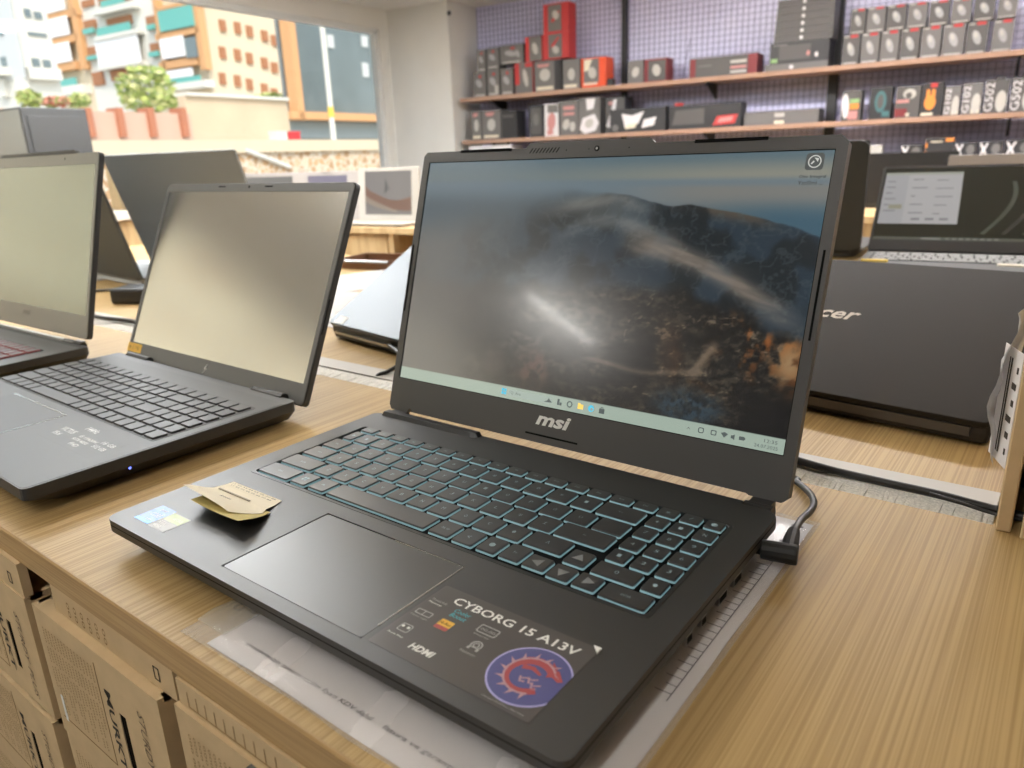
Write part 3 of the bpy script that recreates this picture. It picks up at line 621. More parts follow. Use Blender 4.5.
SLV2 = bpy.data.materials.new('milky_punched_strip'); SLV2.use_nodes = True; b = SLV2.node_tree.nodes['Principled BSDF']; b.inputs['Base Color'].default_value = (.75, .66, .5, 1); b.inputs['Roughness'].default_value = .3; b.inputs['Alpha'].default_value = .3
pe.build('punched_strip', [SLV2, SLV2], pp)

# ================================================================== CHARGER PLUG, CABLES
def smoothpath(P, n=8):
    P = [Vector(p) for p in P]; o = []
    for i in range(len(P)-1):
        p0 = P[max(i-1, 0)]; p1 = P[i]; p2 = P[i+1]; p3 = P[min(i+2, len(P)-1)]
        for k in range(n):
            t = k/n; o.append(.5*((2*p1)+(-p0+p2)*t+(2*p0-5*p1+4*p2-p3)*t*t+(-p0+3*p1-3*p2+p3)*t**3))
    o.append(P[-1]); return o
ch = thing('charger_plug', 'black right-angle power plug in the right side of the gaming laptop', 'plug', (.378, .215, TT))
CM = T(-.378, -.215, .023)
pl = MB(CM); pl.tube([(.3560, .2105, -.0108), (.3590, .2110, -.0108), (.3592, .2110, -.0108), (.3770, .2148, -.0108), (.3790, .2152, -.0108)], [.0035, .0035, .0058, .0062, .0058], 14)
pl.build('plug_body', RUB, ch, smooth=False, bevel=.0006, bseg=2)
pn = MB(CM); pn.tube([(.3735, .2160, -.0105), (.3705, .2300, -.0100), (.3690, .2390, -.0098), (.3688, .2410, -.0098)], [.0050, .0046, .0040, .0034], 12); pn.build('strain_relief', RUB, ch, bevel=.0004)
cb = MB(CM); pts = smoothpath([(.3690, .2400, -.0098)] + [tuple(at_z(x, y, z)) for x, y, z in ((801, 520, -.0105), (808.5, 513, -.012), (813.5, 505, -.014), (812, 496.5, -.0165), (805.5, 489, -.019), (797, 482, -.0203), (786, 475, -.0205))] + [(.24, .3680, -.021), (.235, .3685, -.040)])
cb.tube(pts, .0023, 10); cb.build('power_cord', CABLE, ch, smooth=True)
c2 = MB(); pts = smoothpath([(.225, .374, -.052), (.235, .376, -.024), (.26, .378, -.0188), (.3278, .3720, -.0188), (.36, .3660, -.0186), (.40, .3645, -.0190), (.43, .3635, -.0190), (.458, .3590, -.0190), (.4660, .3585, -.0190), (.52, .362, -.0190), (.75, .42, -.0190), (.95, .40, -.0190)])
c2.tube(pts, .0030, 10)
tag(c2.build('black_cable', CABLE, None, smooth=True, loc=(.36, .37, TT)), 'black cable lying along the pale brush slot beside the acer lid', 'cable')
c3 = MB(); pts = smoothpath([(.425, .3600, -.0180), (.435, .3585, -.0185), (.445, .3570, -.0190), (.466, .3535, -.0200), (.50, .354, -.0200)]); c3.tube(pts, .0013, 8)
tag(c3.build('thin_cable', CABLE, None, smooth=True, loc=(.42, .355, TT)), 'thin dark wire just in front of the black cable on the brush slot', 'cable')

# ================================================================== GENERIC LAPTOPS
def simple_keys(parent, M, x0, x1, y0, y1, z, rows, mats, numpad=True, name='key', h=.0018):
    total = []
    rh = (y1-y0)/len(rows)
    for r, spec in enumerate(rows):
        tot = sum(spec); x = x0; yy = y0+r*rh
        for w in spec:
            ww = (x1-x0)*w/tot
            k = MB(); bot = rrect(x+.0011, yy+.0011, x+ww-.0011, yy+rh-.0011, .001, 1); top = rrect(x+.0016, yy+.0017, x+ww-.0016, yy+rh-.0014, .001, 1)
            k.prism(bot, z-h, z, 1, top=top, mit=0)
            o = k.build(name, mats, parent); o.matrix_local = M.copy(); total.append(o); x += ww
    return total
def generic(name, label, cat, x, y, th, Wd=.36, D=.24, Tk=.021, yb=0, zb=.018, a=.3, chin=0, LH=.236, lt=.0065, body=None, lidm=None, scr=None, sw=None, sh=None, sy=0, group=None, bez=None, zt=TT, gapline=True, hinge=True, cr=.006, taper=(.93, .012, .90)):
    t = thing(name, label, cat, (x, y, zt), th, group)
    b = MB(); b.prism([(px_*taper[0], -D/2+taper[1]+(py_+D/2)*taper[2]) for px_, py_ in rrect(-Wd/2, -D, Wd/2, 0, cr, 3)], .003, Tk*.60, 0, top=rrect(-Wd/2, -D, Wd/2, 0, cr, 3)); b.prism(rrect(-Wd/2, -D, Wd/2, 0, cr, 3), Tk*.60, Tk, 0)
    b.build('base', body, t)
    for fx in (-Wd/2+.05, Wd/2-.05):
        for fy in (-.03, -D+.03): MB().prism(rrect(fx-.02, fy-.005, fx+.02, fy+.005, .004), 0, .0035).build('rubber_foot', RUB, t)
    L = lidM(yb, zb, a)
    l = MB(L); l.prism(rrect(-Wd/2, -chin, Wd/2, LH, cr, 3), -lt, 0, 0); lid = l.build('lid', lidm or body, t, bevel=.0008, bseg=2)
    if scr:
        sw = sw or .344; sh = sh or .1936
        MB(L).prism(rrect(-sw/2, sy, sw/2, sy+sh, .0008, 1), .0001, .0003).build('screen', scr, lid)
        bz = MB(L); bz.ring(rrect(-Wd/2+.001, -chin+.001, Wd/2-.001, LH-.001, .005, 3), rrect(-sw/2, sy, sw/2, sy+sh, .0008, 3), .0001, .0009); bz.build('bezel', bez or lidm or body, lid)
    if hinge:
        for s in (-1, 1):
            MB().tube([(s*Wd*.30, .002, Tk-.002), (s*Wd*.44, .002, Tk-.002)], .005, 10).build('hinge', PLAST2, t)
    return t, lid, L
OFFSCR = mat('dark_matte_screen', (.58, .57, .53), .2, metal=1)
OFFSCR2 = screen_mat('dark_glossy_screen', 0, rough=.1, ior=1.6)
VB = mat('mica_grey_deck', (.062, .062, .060), .5, metal=.3, noise=.03, nscale=900)
VD = mat('dark_grey_shell', (.045, .045, .044), .45)
VK = mat('graphite_keycap', (.048, .048, .047), .5); VKS = mat('graphite_key_side', (.02, .02, .02), .6)
# --- silver-grey laptop left of the gaming laptop
vt_, vl, VL = generic('laptop', 'open grey laptop with a blank bright screen and a small yellow badge on its bezel', 'laptop', -.2699, .2239, -.0145, Wd=.358, D=.2355, Tk=.0235, yb=.0163, zb=.0349, a=.4259, chin=.022, LH=.2035, body=VD, lidm=VD, bez=mat('grey_bezel', (.14, .14, .132), .45), scr=OFFSCR, cr=.005)
dk_ = MB(); dk_.prism(rrect(-.177, -.2345, .177, -.012, .004, 3), .0235, .0238); dk_.build('deck', VB, vt_)
kw = MB(); kw.prism(rrect(-.178, -.1335, .1665, -.0345, .003, 2), .0238, .0240); KV = kw.build('keyboard', mat('keyboard_recess', (.03, .03, .03), .6), vt_)
vrows = [[1.25, 1, 1, 1, 5.2, 1, 1, 1, .95, .95, .95, 1, 1, 1], [2.1] + [1]*10 + [2.0] + [.95]*4, [1.7] + [1]*11 + [1.7] + [.95]*4, [1.4] + [1]*12 + [1.3] + [.95]*4, [1] + [1]*12 + [1.8] + [.95]*4, [.9]*18]
simple_keys(KV, Matrix(), -.1755, .164, -.1325, -.0362, .0256, vrows, [VK, VKS])
MB().prism(rrect(-.097, -.2300, .0275, -.1450, .002, 2), .0238, .0241).build('touchpad', mat('grey_touchpad', (.050, .050, .049), .5, metal=.2), vt_, bevel=.0002, bseg=1)
te = MB(); te.box(-.097, -.1452, .0238, .0277, .1450*-1+.0008, .0244); te.box(.0272, -.2300, .0238, .0280, -.1445, .0242); te.build('touchpad_edge_highlight', mat('painted_pad_highlight', (.75, .74, .7), .2, metal=.8), vt_)  # bright strips draw the highlight on two pad edges
vs_ = MB(); z_ = .0239
for (t, x, y, w, h) in (('VICTUS', .062, -.164, .024, .006), ('15.6', .066, -.172, .012, .005), ('144Hz', .084, -.152, .020, .006), ('i5 13420H', .098, -.163, .030, .0035), ('RTX 4050', .098, -.169, .026, .0035), ('16 GB', .132, -.160, .020, .0045), ('512 GB', .132, -.168, .020, .0045), ('FHD', .108, -.176, .014, .004)): vs_.text(t, x, y, w, h, z_, 0)
vs_.prism(rrect(.056, -.181, .156, -.147, .001, 1), .02382, .02386, 1)
x_ = vs_.build('feature_print', [WHITE, VB], vt_); x_['label'] = 'small white feature print on the palm rest'
bd = MB(VL); bd.prism(rrect(-.1795, -.0125, -.146, -.0015, .0008, 1), .0009, .0013, 0); bd.text('1 YIL', -.166, -.0095, .016, .005, .0014, 1); bd.text('+', -.176, -.0098, .006, .006, .0014, 1)
x_ = bd.build('warranty_badge', [mat('amber_badge', (.78, .45, .05), .4), mat('amber_print', (.28, .14, .02), .5)], vl); x_['label'] = 'yellow warranty badge'
lgv = MB(VL); lgv.prism([(-.004, -.016), (.001, -.0105), (-.0018, -.0105), (.0035, -.004), (.001, -.0095), (.0038, -.0095)], .0009, .0013); lgv.build('maker_emblem', WHITE, vl)
cmv = MB(VL); cmv.prism(circ(0, .1990, .0016, 12), .0009, .0011, 0); cmv.box(-.062, .1985, .0009, -.048, .2000, .0011, 0); cmv.box(.030, .1985, .0009, .044, .2000, .0011, 0); cmv.build('webcam', BLACK, vl)
MB(VL).box(.1815, .050, .0009, .1825, .085, .0014).build('rubber_bumper', BLACK, vl)
MB().prism(circ(0, 0, .0011, 8), 0, .0004, M=Matrix(((0, 0, 1, .1785), (1, 0, 0, -.160), (0, 1, 0, .013), (0, 0, 0, 1)))).build('power_light', mat('blue_led', (.05, .06, .3), .4, emit=(.15, .2, 1), es=2), vt_)
# --- laptop cut by the left photo edge
OFFSCR3 = mat('pale_matte_screen', (.30, .325, .29), .24, metal=1)
ml, mll, MLM = generic('laptop', 'open dark laptop with a greenish blank screen and reddish keys, cut by the photo edge', 'laptop', -.6996, .2184, .0232, Wd=.3594, D=.246, Tk=.0225, yb=.0074, zb=.0611, a=.2602, chin=.0305, LH=.2090, body=VD, lidm=VD, bez=mat('satin_grey_bezel', (.26, .26, .24), .38, metal=.5), scr=OFFSCR3)
dm = MB(); dm.prism(rrect(-.1785, -.2455, .1785, -.010, .004, 3), .0225, .0228); dm.build('deck', mat('dark_satin_deck', (.075, .075, .073), .32), ml)
kk = MB(); kk.prism(rrect(-.166, -.150, .146, -.040, .003, 2), .0228, .0230); kk2 = kk.build('keyboard', BLACK, ml)
simple_keys(kk2, Matrix(), -.164, .144, -.149, -.042, .0247, [[1.3, 1, 1, 5, 1, 1, 1, 1, 1, 1, 1, 1], [2.1] + [1]*10 + [1.6, 1, 1, 1, 1], [1.7] + [1]*11 + [1.6, 1, 1, 1, 1], [1.4] + [1]*12 + [1, 1, 1, 1, 1], [1]*18, [1]*18], [mat('maroon_tinted_keycap', (.09, .065, .062), .4), mat('red_lit_key_side', (.20, .05, .05), .4, emit=(.5, .1, .09), es=.12)])
tm = MB(MLM); tm.prism([(-.117, .2085), (-.112, .2130), (.112, .2130), (.117, .2085)], -.0065, .0008); tm.build('lid_crest', VD, mll)
lm2 = MB(MLM); lm2.text('msi', -.012, -.0135, .0245, .0078, .0012, 0, shear=.25); lm2.build('brand_lettering', mat('dim_grey_print', (.10, .10, .095), .5), mll)
MB(MLM).prism(circ(.088, .2020, .0013, 10), .0009, .0011).build('webcam', BLACK, mll)
MB().box(-.150, -.002, .014, .138, .004, .0245).build('hinge_bar', mat('pale_satin_bar', (.50, .48, .42), .35, metal=.4), ml)
MB().box(.139, -.001, .014, .158, .006, .0265).build('hinge_cap', mat('grey_satin', (.22, .22, .21), .4, metal=.3), ml)
# --- acer seen from behind, lid almost shut
ACL = mat('brown_black_lid', (.022, .019, .016), .5, spec=.28, bump=.04, nscale=1200)
ac, acl, ACM = generic('laptop', 'dark brownish laptop seen from behind, lid hardly raised, with silver acer lettering', 'laptop', .2674, .5048, 3.0203, Wd=.363, D=.238, Tk=.0195, yb=0, zb=.0185, a=-1.1709, chin=.003, LH=.2275, lt=.006, body=mat('brown_black_shell', (.026, .022, .019), .5), lidm=ACL, scr=OFFSCR2, sw=.345, sh=.194, sy=.02, hinge=False, taper=(.99, .0, .985))
hb = MB(); hb.box(-.168, -.004, .0085, .168, .0035, .0165); hb.build('rear_hinge_strip', mat('brown_grey_strip', (.085, .074, .066), .4, metal=.2), ac)
BK = Matrix(((-1, 0, 0, 0), (0, 1, 0, 0), (0, 0, -1, 0), (0, 0, 0, 1)))
al = MB(ACM @ BK); al.text('acer', -.0185, .1135, .0545, .0138, .0062, 0, shear=.22, bold=.02); x_ = al.build('brand_lettering', mat('silver_lettering', (.72, .68, .62), .35, metal=.5), acl)
# --- nearly closed laptop, pale lid
bl, bll, BLM = generic('laptop', 'laptop with a pale blue-grey lid hardly raised, seen from behind', 'laptop', -.1709, .447, 2.9757, Wd=.36, D=.238, Tk=.019, yb=0, zb=.020, a=-1.0414, chin=.002, LH=.236, lt=.006, body=mat('graphite_shell', (.03, .03, .032), .4), lidm=mat('satin_silver_lid', (.11, .128, .145), .45, metal=.2), scr=OFFSCR2, sw=.344, sh=.194, sy=.02, hinge=False, taper=(.99, .0, .985))
MB().box(-.165, -.003, .0095, .165, .0035, .0125).build('rear_hinge_strip', mat('bright_satin_strip', (.45, .44, .42), .3, metal=.7), bl)
MB(BLM @ BK).box(-.166, .000, .0061, -.143, .014, .0064).build('price_tag', mat('white_tag', (.75, .75, .72), .6), bll)
c4 = MB(); pts = smoothpath([(-.205, .452, -.010), (-.190, .440, -.008), (-.160, .425, -.010), (-.142, .405, -.016), (-.140, .385, -.0195), (-.145, .372, -.024), (-.146, .370, -.05)]); c4.tube(pts, .0024, 8)
tag(c4.build('black_cable', CABLE, None, smooth=True, loc=(-.16, .41, TT)), 'short dark cable dropping from the pale-lidded laptop into the brush slot', 'cable')
# --- two dark laptops seen from behind at the left, on the second table
DKL = mat('slate_lid', (.27, .285, .285), .75, spec=.25)
d1, d1l, D1M = generic('laptop', 'slate-black open laptop seen from behind, directly behind the grey laptop', 'laptop', -1.1444, .7853, 3.4557, Wd=.36, D=.24, Tk=.02, yb=0, zb=.018, a=.3387, chin=.002, LH=.2711, body=DKL, lidm=DKL, scr=OFFSCR2, sw=.344, sh=.215, sy=.035)
d2, d2l, D2M = generic('laptop', 'slate-black open laptop seen from behind, half hidden by the reddish-keyed laptop', 'laptop', -1.2648, .5985, 3.0626, Wd=.36, D=.115, Tk=.02, yb=0, zb=.018, a=.2386, chin=.002, LH=.236, body=mat('silver_grey_shell', (.28, .28, .28), .35, metal=.5), lidm=mat('charcoal_lid', (.085, .09, .09), .8, spec=.2), scr=OFFSCR2, sw=.344, sh=.194, sy=.03)
ad = thing('power_adapter', 'black power adapter with coiled lead on the table between the left laptops', 'adapter', (-.905, .50, TT), .5)
MB().box(-.06, -.03, .0, .06, .03, .030).build('adapter_body', PLAST2, ad, bevel=.006, bseg=3)
q = MB(); q.tube(smoothpath([(.06, 0, .015), (.10, .01, .02), (.13, .05, .05), (.10, .09, .06), (.05, .07, .03), (.02, .10, .004), (-.08, .13, .004), (-.2, .10, .004)]), .003, 8); q.build('lead', CABLE, ad, smooth=True)
c5 = MB(); c5.tube(smoothpath([(-.88, .372, -.018), (-.80, .362, -.0165), (-.72, .378, -.018), (-.66, .360, -.0165), (-.60, .372, -.0175), (-.52, .368, -.0175)]), .0035, 8)
tag(c5.build('black_cable', CABLE, None, smooth=True, loc=(-.70, .37, TT)), 'dark wavy cable on the brush slot left of the grey laptop', 'cable')
# --- big dark screens at the far left on the window counter: placed from the shapes above the left laptop
# ================================================================== SECOND TABLES
def table(name, label, x0, x1, y0, y1, z=TT, top=None, legs=True, M=None):
    c = ((x0+x1)/2, (y0+y1)/2)
    P = (M or Matrix()) @ Vector((c[0], c[1], -.923)); t = thing(name, label, 'table', P, ANG if M else 0)
    X = T(-c[0], -c[1], .923)
    MB(X).box(x0, y0, z-.022, x1, y1, z).build('tabletop', top or WOOD, t, bevel=.001, bseg=1)
    for x in (x0+.02, x1-.04): MB(X).box(x, y0+.03, -.923, x+.02, y1-.03, z-.022).build('side_panel', WOODF, t)
    MB(X).box(x0+.02, (y0+y1)/2, -.923, x1-.02, (y0+y1)/2+.018, z-.022).build('back_panel', WOODF, t)
    return t
table('display_table', 'oak table joined behind the front table, under the slate-black laptops', -2.0, -.33, .772, 1.14)
table('display_table', 'oak table carrying the laptop with the white window on its screen', -.05, 1.55, 1.16, 1.73)
# white sheets lying at the back
for i, (x, y, r, lab) in enumerate(((-.52, .63, .3, 'white paper sheet on the table beside the pale-lidded laptop'), (-.70, .86, -.25, 'white paper sheet farther back, in front of the low wooden cabinet'), (-1.42, .70, .2, 'white paper scrap between the two slate laptops seen from behind'))):
    q = MB(T(x, y, TT+.0003) @ RZ(r)); q.prism(rrect(-.105, -.14, .105, .14, .001, 1), 0, .0006 + .0004*i)
    for k in range(9): q.box(-.085, -.11+k*.024, .0007+.0004*i, .05+.03*math.sin(k*2), -.108+k*.024, .0009+.0004*i, 1)
    tag(q.build('paper_sheet', [mat('grey_white_sheet', (.46, .445, .42), .7), GREYP], loc=(x, y, TT)), lab, 'paper')
tr = thing('leather_tray', 'low brown tray with dark edge in front of the wooden cabinet', 'tray', (-.82, 1.03, TT), .2)
t_ = MB(); t_.box(-.10, -.06, 0, .10, .06, .003); t_.ring(rrect(-.10, -.06, .10, .06, .008, 3), rrect(-.094, -.054, .094, .054, .006, 3), .003, .022); t_.build('tray_body', mat('brown_leather', (.16, .075, .035), .5), tr)
MB().tube([(-.07, -.062, .018), (.05, -.062, .018)], .003, 8).build('metal_rail', METAL, tr)

# ================================================================== LAPTOP WITH WHITE WINDOW (right, far)
PS = mat('dark_green_screen', (.008, .010, .008), .12, ior=1.5, emit=(.028, .031, .024), es=.2)
pr_, prl, PRM = generic('laptop', 'black laptop with a white settings window on its dark screen, behind the acer laptop', 'laptop', .3087, 1.5289, .1166, Wd=.36, D=.25, Tk=.021, yb=0, zb=.026, a=.8414, chin=.004, LH=.239, body=VD, lidm=PLAST2, scr=PS, sw=.35, sh=.205, sy=.026)
w_ = MB(PRM); w_.box(-.1715, .0700, .0004, -.0250, .2180, .0006, 0); w_.box(-.1715, .2110, .0006, -.0250, .2180, .0007, 1); w_.box(-.1715, .0700, .0006, -.1260, .2110, .0007, 2)
for k in range(6): w_.box(-.1660, .190-.017*k, .0007, -.150+.012*math.sin(k*3), .193-.017*k, .0008, 3)
w_.box(-.1560, .1120, .0007, -.1310, .1240, .0008, 4)
for k in range(5):
    w_.box(-.1170, .195-.024*k, .0007, -.1170+.020+.012*math.sin(k*2.2), .198-.024*k, .0008, 3); w_.box(-.072, .193-.024*k, .0007, -.050+.012*math.sin(k), .1955-.024*k, .0008, 3)
for k in range(3): w_.box(-.110+.026*k, .080, .0007, -.094+.026*k, .086, .0008, 3)
em = lambda n, c, e=1: mat(n, (.02, .02, .02), .3, emit=c, es=e*.5)
w_.build('settings_window', [em('window_white', (.47, .46, .46)), em('window_title', (.36, .38, .32)), em('window_side', (.40, .40, .41)), em('window_text', (.20, .20, .22)), em('window_choice', (.30, .29, .20))], prl)
cv = MB(PRM)
for k, (x, r_) in enumerate(((.02, .10), (.035, .085), (.05, .07))):
    pts = [(x+.05*math.sin(i*.22)+.02*k, .045+i*.016) for i in range(10)]
    band([(p[0], p[1]) for p in pts], .0035, .0004, 0) if False else [cv.prism([(pts[i][0]-.004, pts[i][1]), (pts[i][0]+.004, pts[i][1]), (pts[i+1][0]+.004, pts[i+1][1]), (pts[i+1][0]-.004, pts[i+1][1])], .0003, .0005, k % 2) for i in range(9)]
cv.build('screen_pattern', [em('curve_green', (.045, .055, .035)), em('curve_dark', (.014, .013, .012))], prl)
tk = MB(PRM); tk.box(-.174, .0265, .0004, .174, .0335, .0006, 0); tk.box(-.085, .0275, .0006, -.05, .0325, .0007, 1)
for k in range(8): tk.box(-.042+.012*k, .0280, .0006, -.035+.012*k, .0320, .0007, 1)
tk.build('taskbar', [em('taskbar_green', (.075, .085, .065)), em('taskbar_icons', (.23, .24, .21))], prl)
kd = MB(); kd.prism(rrect(-.165, -.135, .165, -.02, .003, 2), .021, .0212); kd = kd.build('keyboard', BLACK, pr_)
simple_keys(kd, Matrix(), -.163, .163, -.134, -.022, .0228, [[1.3, 1, 1, 5, 1, 1, 1, 1, 1, 1, 1], [2.1] + [1]*10 + [2, 1, 1], [1.7] + [1]*11 + [1.6, 1, 1], [1]*15, [1]*15], [mat('grey_keycap', (.20, .20, .19), .5), VKS])
MB().box(-.176, -.160, .021, -.130, -.144, .0245).build('yellow_tag', mat('yellow_tag', (.72, .50, .06), .6), pr_); MB().box(.045, -.162, .021, .115, -.142, .0235).build('price_tag', mat('cream_tag', (.62, .58, .46), .6), pr_)
# dark lid close behind the gaming laptop's right edge
g1, _, _ = generic('laptop', 'dark laptop lid seen from behind, peeping out right of the gaming laptop screen', 'laptop', -.068, 1.525, 3.20, Wd=.36, D=.24, Tk=.02, yb=0, zb=.022, a=.06, chin=.004, LH=.222, lt=.010, body=VD, lidm=mat('grey_green_lid', (.04, .041, .037), .45), scr=OFFSCR2, sw=.344, sh=.19, sy=.02, cr=.018)

# ================================================================== FAR COUNTER, LAPTOPS ON IT
def counter(name, label, u0, u1, v0, v1, z, front=WOODF, top=None, cells=None):
    cu, cv = (u0+u1)/2, (v0+v1)/2
    t = thing(name, label, 'counter', room(cu, cv, -.923), ANG); X = T(-cu, -cv, .923)
    MB(X).box(u0, v0, z-.024, u1, v1, z).build('worktop', top or WOODF, t, bevel=.001, bseg=1)
    if not cells: MB(X).box(u0+.01, v0+.012, -.923, u1-.01, v1, z-.024).build('cabinet_body', front, t)
    else:
        MB(X).box(u0+.01, v0+.30, -.923, u1-.01, v1, z-.024).build('cabinet_back', front, t)
        for k in range(cells+1):
            uu = u0+.01+(u1-u0-.04)*k/cells; MB(X).box(uu, v0+.012, -.923, uu+.022, v0+.30, z-.024).build('divider', front, t)
        for zz in (-.175, -.40, -.66, -.91): MB(X).box(u0+.032, v0+.014, zz-.018, u1-.03, v0+.30, zz).build('shelf_board', front, t)
    return t
counter('far_counter', 'light wooden counter along the mesh wall below the boxed accessories', -1.05, 2.3, 2.55, 3.35, TT)
sc_ = counter('shelf_cabinet', 'low wooden cabinet with open compartments in front of the white column', -2.22, -.98, 1.90, 2.45, TT, cells=3)
MB(T(1.60, -2.175, .923)).box(-2.185, 1.918, -.165, -1.425, 1.93, TT-.026).build('cupboard_front', WOODF, sc_)
fc = room(.10, 2.80, 0)
generic('laptop', 'black laptop seen from behind on the far counter, beside the silver one', 'laptop', *(room(.22, 2.90, 0).to_2d()), math.pi+ANG, Wd=.32, D=.22, Tk=.02, zb=.02, a=.12, LH=.180, body=VD, lidm=mat('deep_black_lid', (.014, .014, .014), .6, spec=.3), scr=OFFSCR2, sw=.30, sh=.16, sy=.015)
generic('laptop', 'silver laptop seen from behind on the far counter', 'laptop', *(room(.53, 2.60, 0).to_2d()), math.pi+ANG, Wd=.34, D=.20, Tk=.018, zb=.018, a=.10, LH=.172, body=mat('silver_aluminium', (.42, .40, .38), .35, metal=.6), lidm=mat('silver_aluminium', (.42, .40, .38), .35, metal=.6), scr=OFFSCR2, sw=.32, sh=.15, sy=.015)
# row of pale laptops on the shelf cabinet
PINKW = mat('pinkish_white_shell', (.35, .315, .29), .45); WHT = mat('warm_white_shell', (.43, .40, .355), .45)
SWP = mat('swoosh_screen', (.02, .02, .02), .2, emit=(.28, .255, .24), es=.6); PUR = mat('lilac_screen', (.02, .02, .02), .2, emit=(.30, .27, .36), es=.6); GRS = mat('grey_screen', (.02, .02, .02), .2, emit=(.22, .21, .20), es=.6)
m1, m1l, M1 = generic('laptop', 'small white-framed laptop with a copper swoosh wallpaper on the wooden cabinet', 'laptop', *(room(-1.497, 2.02, 0).to_2d()), ANG, Wd=.305, D=.10, Tk=.012, zb=.014, a=.10, LH=.200, body=WHT, lidm=WHT, scr=SWP, sw=.235, sh=.165, sy=.022, hinge=False)
sw_ = MB(M1)
def swoosh(cv, pts, wd, z, mi):
    for i in range(len(pts)-1): cv.prism([(pts[i][0], pts[i][1]-wd[i]), (pts[i+1][0], pts[i+1][1]-wd[i+1]), (pts[i+1][0], pts[i+1][1]+wd[i+1]), (pts[i][0], pts[i][1]+wd[i])], z, z+.0002, mi)
xs = [-.116+.0235*i for i in range(11)] 
xs = [-.116+.0231*i for i in range(11)]
swoosh(sw_, [(x, .115-.085*((x+.116)/.232)**.6+.035*((x+.116)/.232)**3) for x in xs], [.018, .020, .022, .022, .020, .018, .017, .018, .021, .024, .026], .0010, 0)
swoosh(sw_, [(x, .085-.065*((x+.116)/.232)**.7) for x in xs[:8]], [.012, .012, .011, .010, .008, .007, .005, .003], .0013, 1)
sw_.prism([(-.02, .10), (.01, .12), (-.012, .16)], .0010, .0012, 2)
sw_.build('wallpaper_swoosh', [em('copper_band', (.30, .16, .11)), em('sand_band', (.42, .33, .25)), em('ash_band', (.18, .17, .16))], m1l)
m2, m2l, M2 = generic('laptop', 'pinkish white laptop with a lilac screen, behind the grey laptop below the window', 'laptop', *(room(-1.84, 2.04, 0).to_2d()), ANG, Wd=.36, D=.10, Tk=.012, zb=.014, a=.10, LH=.192, body=PINKW, lidm=PINKW, scr=PUR, sw=.225, sh=.150, sy=.025, hinge=False)
MB(M2).box(-.03, .183, .0009, .03, .191, .004).build('webcam_cover', mat('taupe', (.28, .26, .24), .5), m2l)
m3, m3l, M3 = generic('laptop', 'pale laptop with a plain grey screen, left of the lilac-screened one', 'laptop', *(room(-2.215, 2.06, 0).to_2d()), ANG, Wd=.36, D=.10, Tk=.012, zb=.014, a=.10, LH=.192, body=PINKW, lidm=PINKW, scr=GRS, sw=.30, sh=.150, sy=.025, hinge=False)
# ================================================================== WINDOW LEDGE AND WHAT STANDS ON IT
lg_ = thing('window_ledge', 'wooden ledge cabinet running under the shop window', 'counter', room(-2.56, .2, -.923), ANG); X = T(2.56, -.2, .923)
MB(X).box(-2.78, -3.6, .036, -2.30, 1.75, .06).build('ledge_top', mat('cream_laminate', (.62, .55, .45), .4), lg_); MB(X).box(-2.78, -3.6, -.923, -2.32, 1.75, .036).build('ledge_front', WOODF, lg_)
pc = thing('computer_case', 'black upright computer case on the window ledge at the top left', 'computer', room(-2.495, 1.268, .06), ANG); X = Matrix()
MB().box(-.175, -.112, .01, .175, .112, .372).build('case_body', mat('dark_case', (.045, .046, .046), .5), pc, bevel=.003)
MB().box(-.168, -.1135, .02, .166, -.1121, .364).build('side_glass', mat('side_panel_window_sheen', (.20, .21, .20), .2, ior=1.8), pc)  # lighter than the case: window reflection put into the colour
MB().box(.1751, -.095, .03, .179, .095, .345).build('front_panel', mat('case_front', (.045, .046, .046), .55), pc, bevel=.001)
for sx_ in (-.15, .15):
    for sy_ in (-.09, .09): MB().prism(circ(sx_, sy_, .015, 10), 0, .0105).build('foot', RUB, pc)
kb_ = thing('cardboard_box', 'tan cardboard box on the window ledge, seen in the gap between the left laptops', 'box', room(-2.52, 1.66, .06), ANG)
MB().box(-.10, -.075, 0, .10, .075, .165).build('carton_body', CARD, kb_); MB().box(-.03, -.0765, 0, .03, -.0751, .165).build('tape_strip', mat('brown_tape', (.42, .30, .17), .3), kb_)
# ================================================================== ROOM SHELL
WALLW = mat('white_wall', (.70, .69, .655), .7, noise=.02, nscale=8); WALLG = mat('warm_grey_wall', (.60, .585, .55), .75); CEIL = mat('white_ceiling', (.78, .77, .75), .8); FLO = mat('pale_tile_floor', (.46, .44, .41), .25, noise=.05, nscale=3)
def shell(name, m, *boxes, kind='structure'):
    q = MB(ROOM)
    for b in boxes: q.box(*b)
    o = q.build(name, m); o['kind'] = kind; return o
UW, VB_, ZC, ZF, WT = -2.80, 3.95, 1.093, -.923, .985
shell('floor', FLO, (UW-.02, -4.2, ZF-.1, 3.6, VB_+.2, ZF))
shell('ceiling', CEIL, (UW-.3, -4.2, ZC, 3.6, VB_+.2, ZC+.2))
shell('trim_added_panel', mat('added_dark_panel', (.10, .10, .10), .8), (-1.05, -4.0, ZC-.012, 3.4, -.75, ZC-.0005))  # unseen dark panel added so the main screen mirrors a darker ceiling
shell('wall_back', WALLG, (UW-.25, VB_+.012, ZF, 3.6, VB_+.2, ZC))
shell('wall_right', WALLG, (3.4, -4.2, ZF, 3.6, VB_+.2, ZC)); shell('wall_front', mat('dark_grey_wall', (.16, .155, .15), .7), (UW-.25, -4.2, ZF, 3.6, -4.0, ZC))
WZ0, WV1, WV0 = .02, 3.575, -3.7
shell('wall_left', WALLW, (UW-.06, -4.2, ZF, UW, VB_+.2, WZ0), (UW-.06, -4.2, WT, UW, VB_+.2, ZC), (UW-.06, WV1, WZ0, UW, VB_+.2, WT), (UW-.06, -4.2, WZ0, UW, WV0, WT))
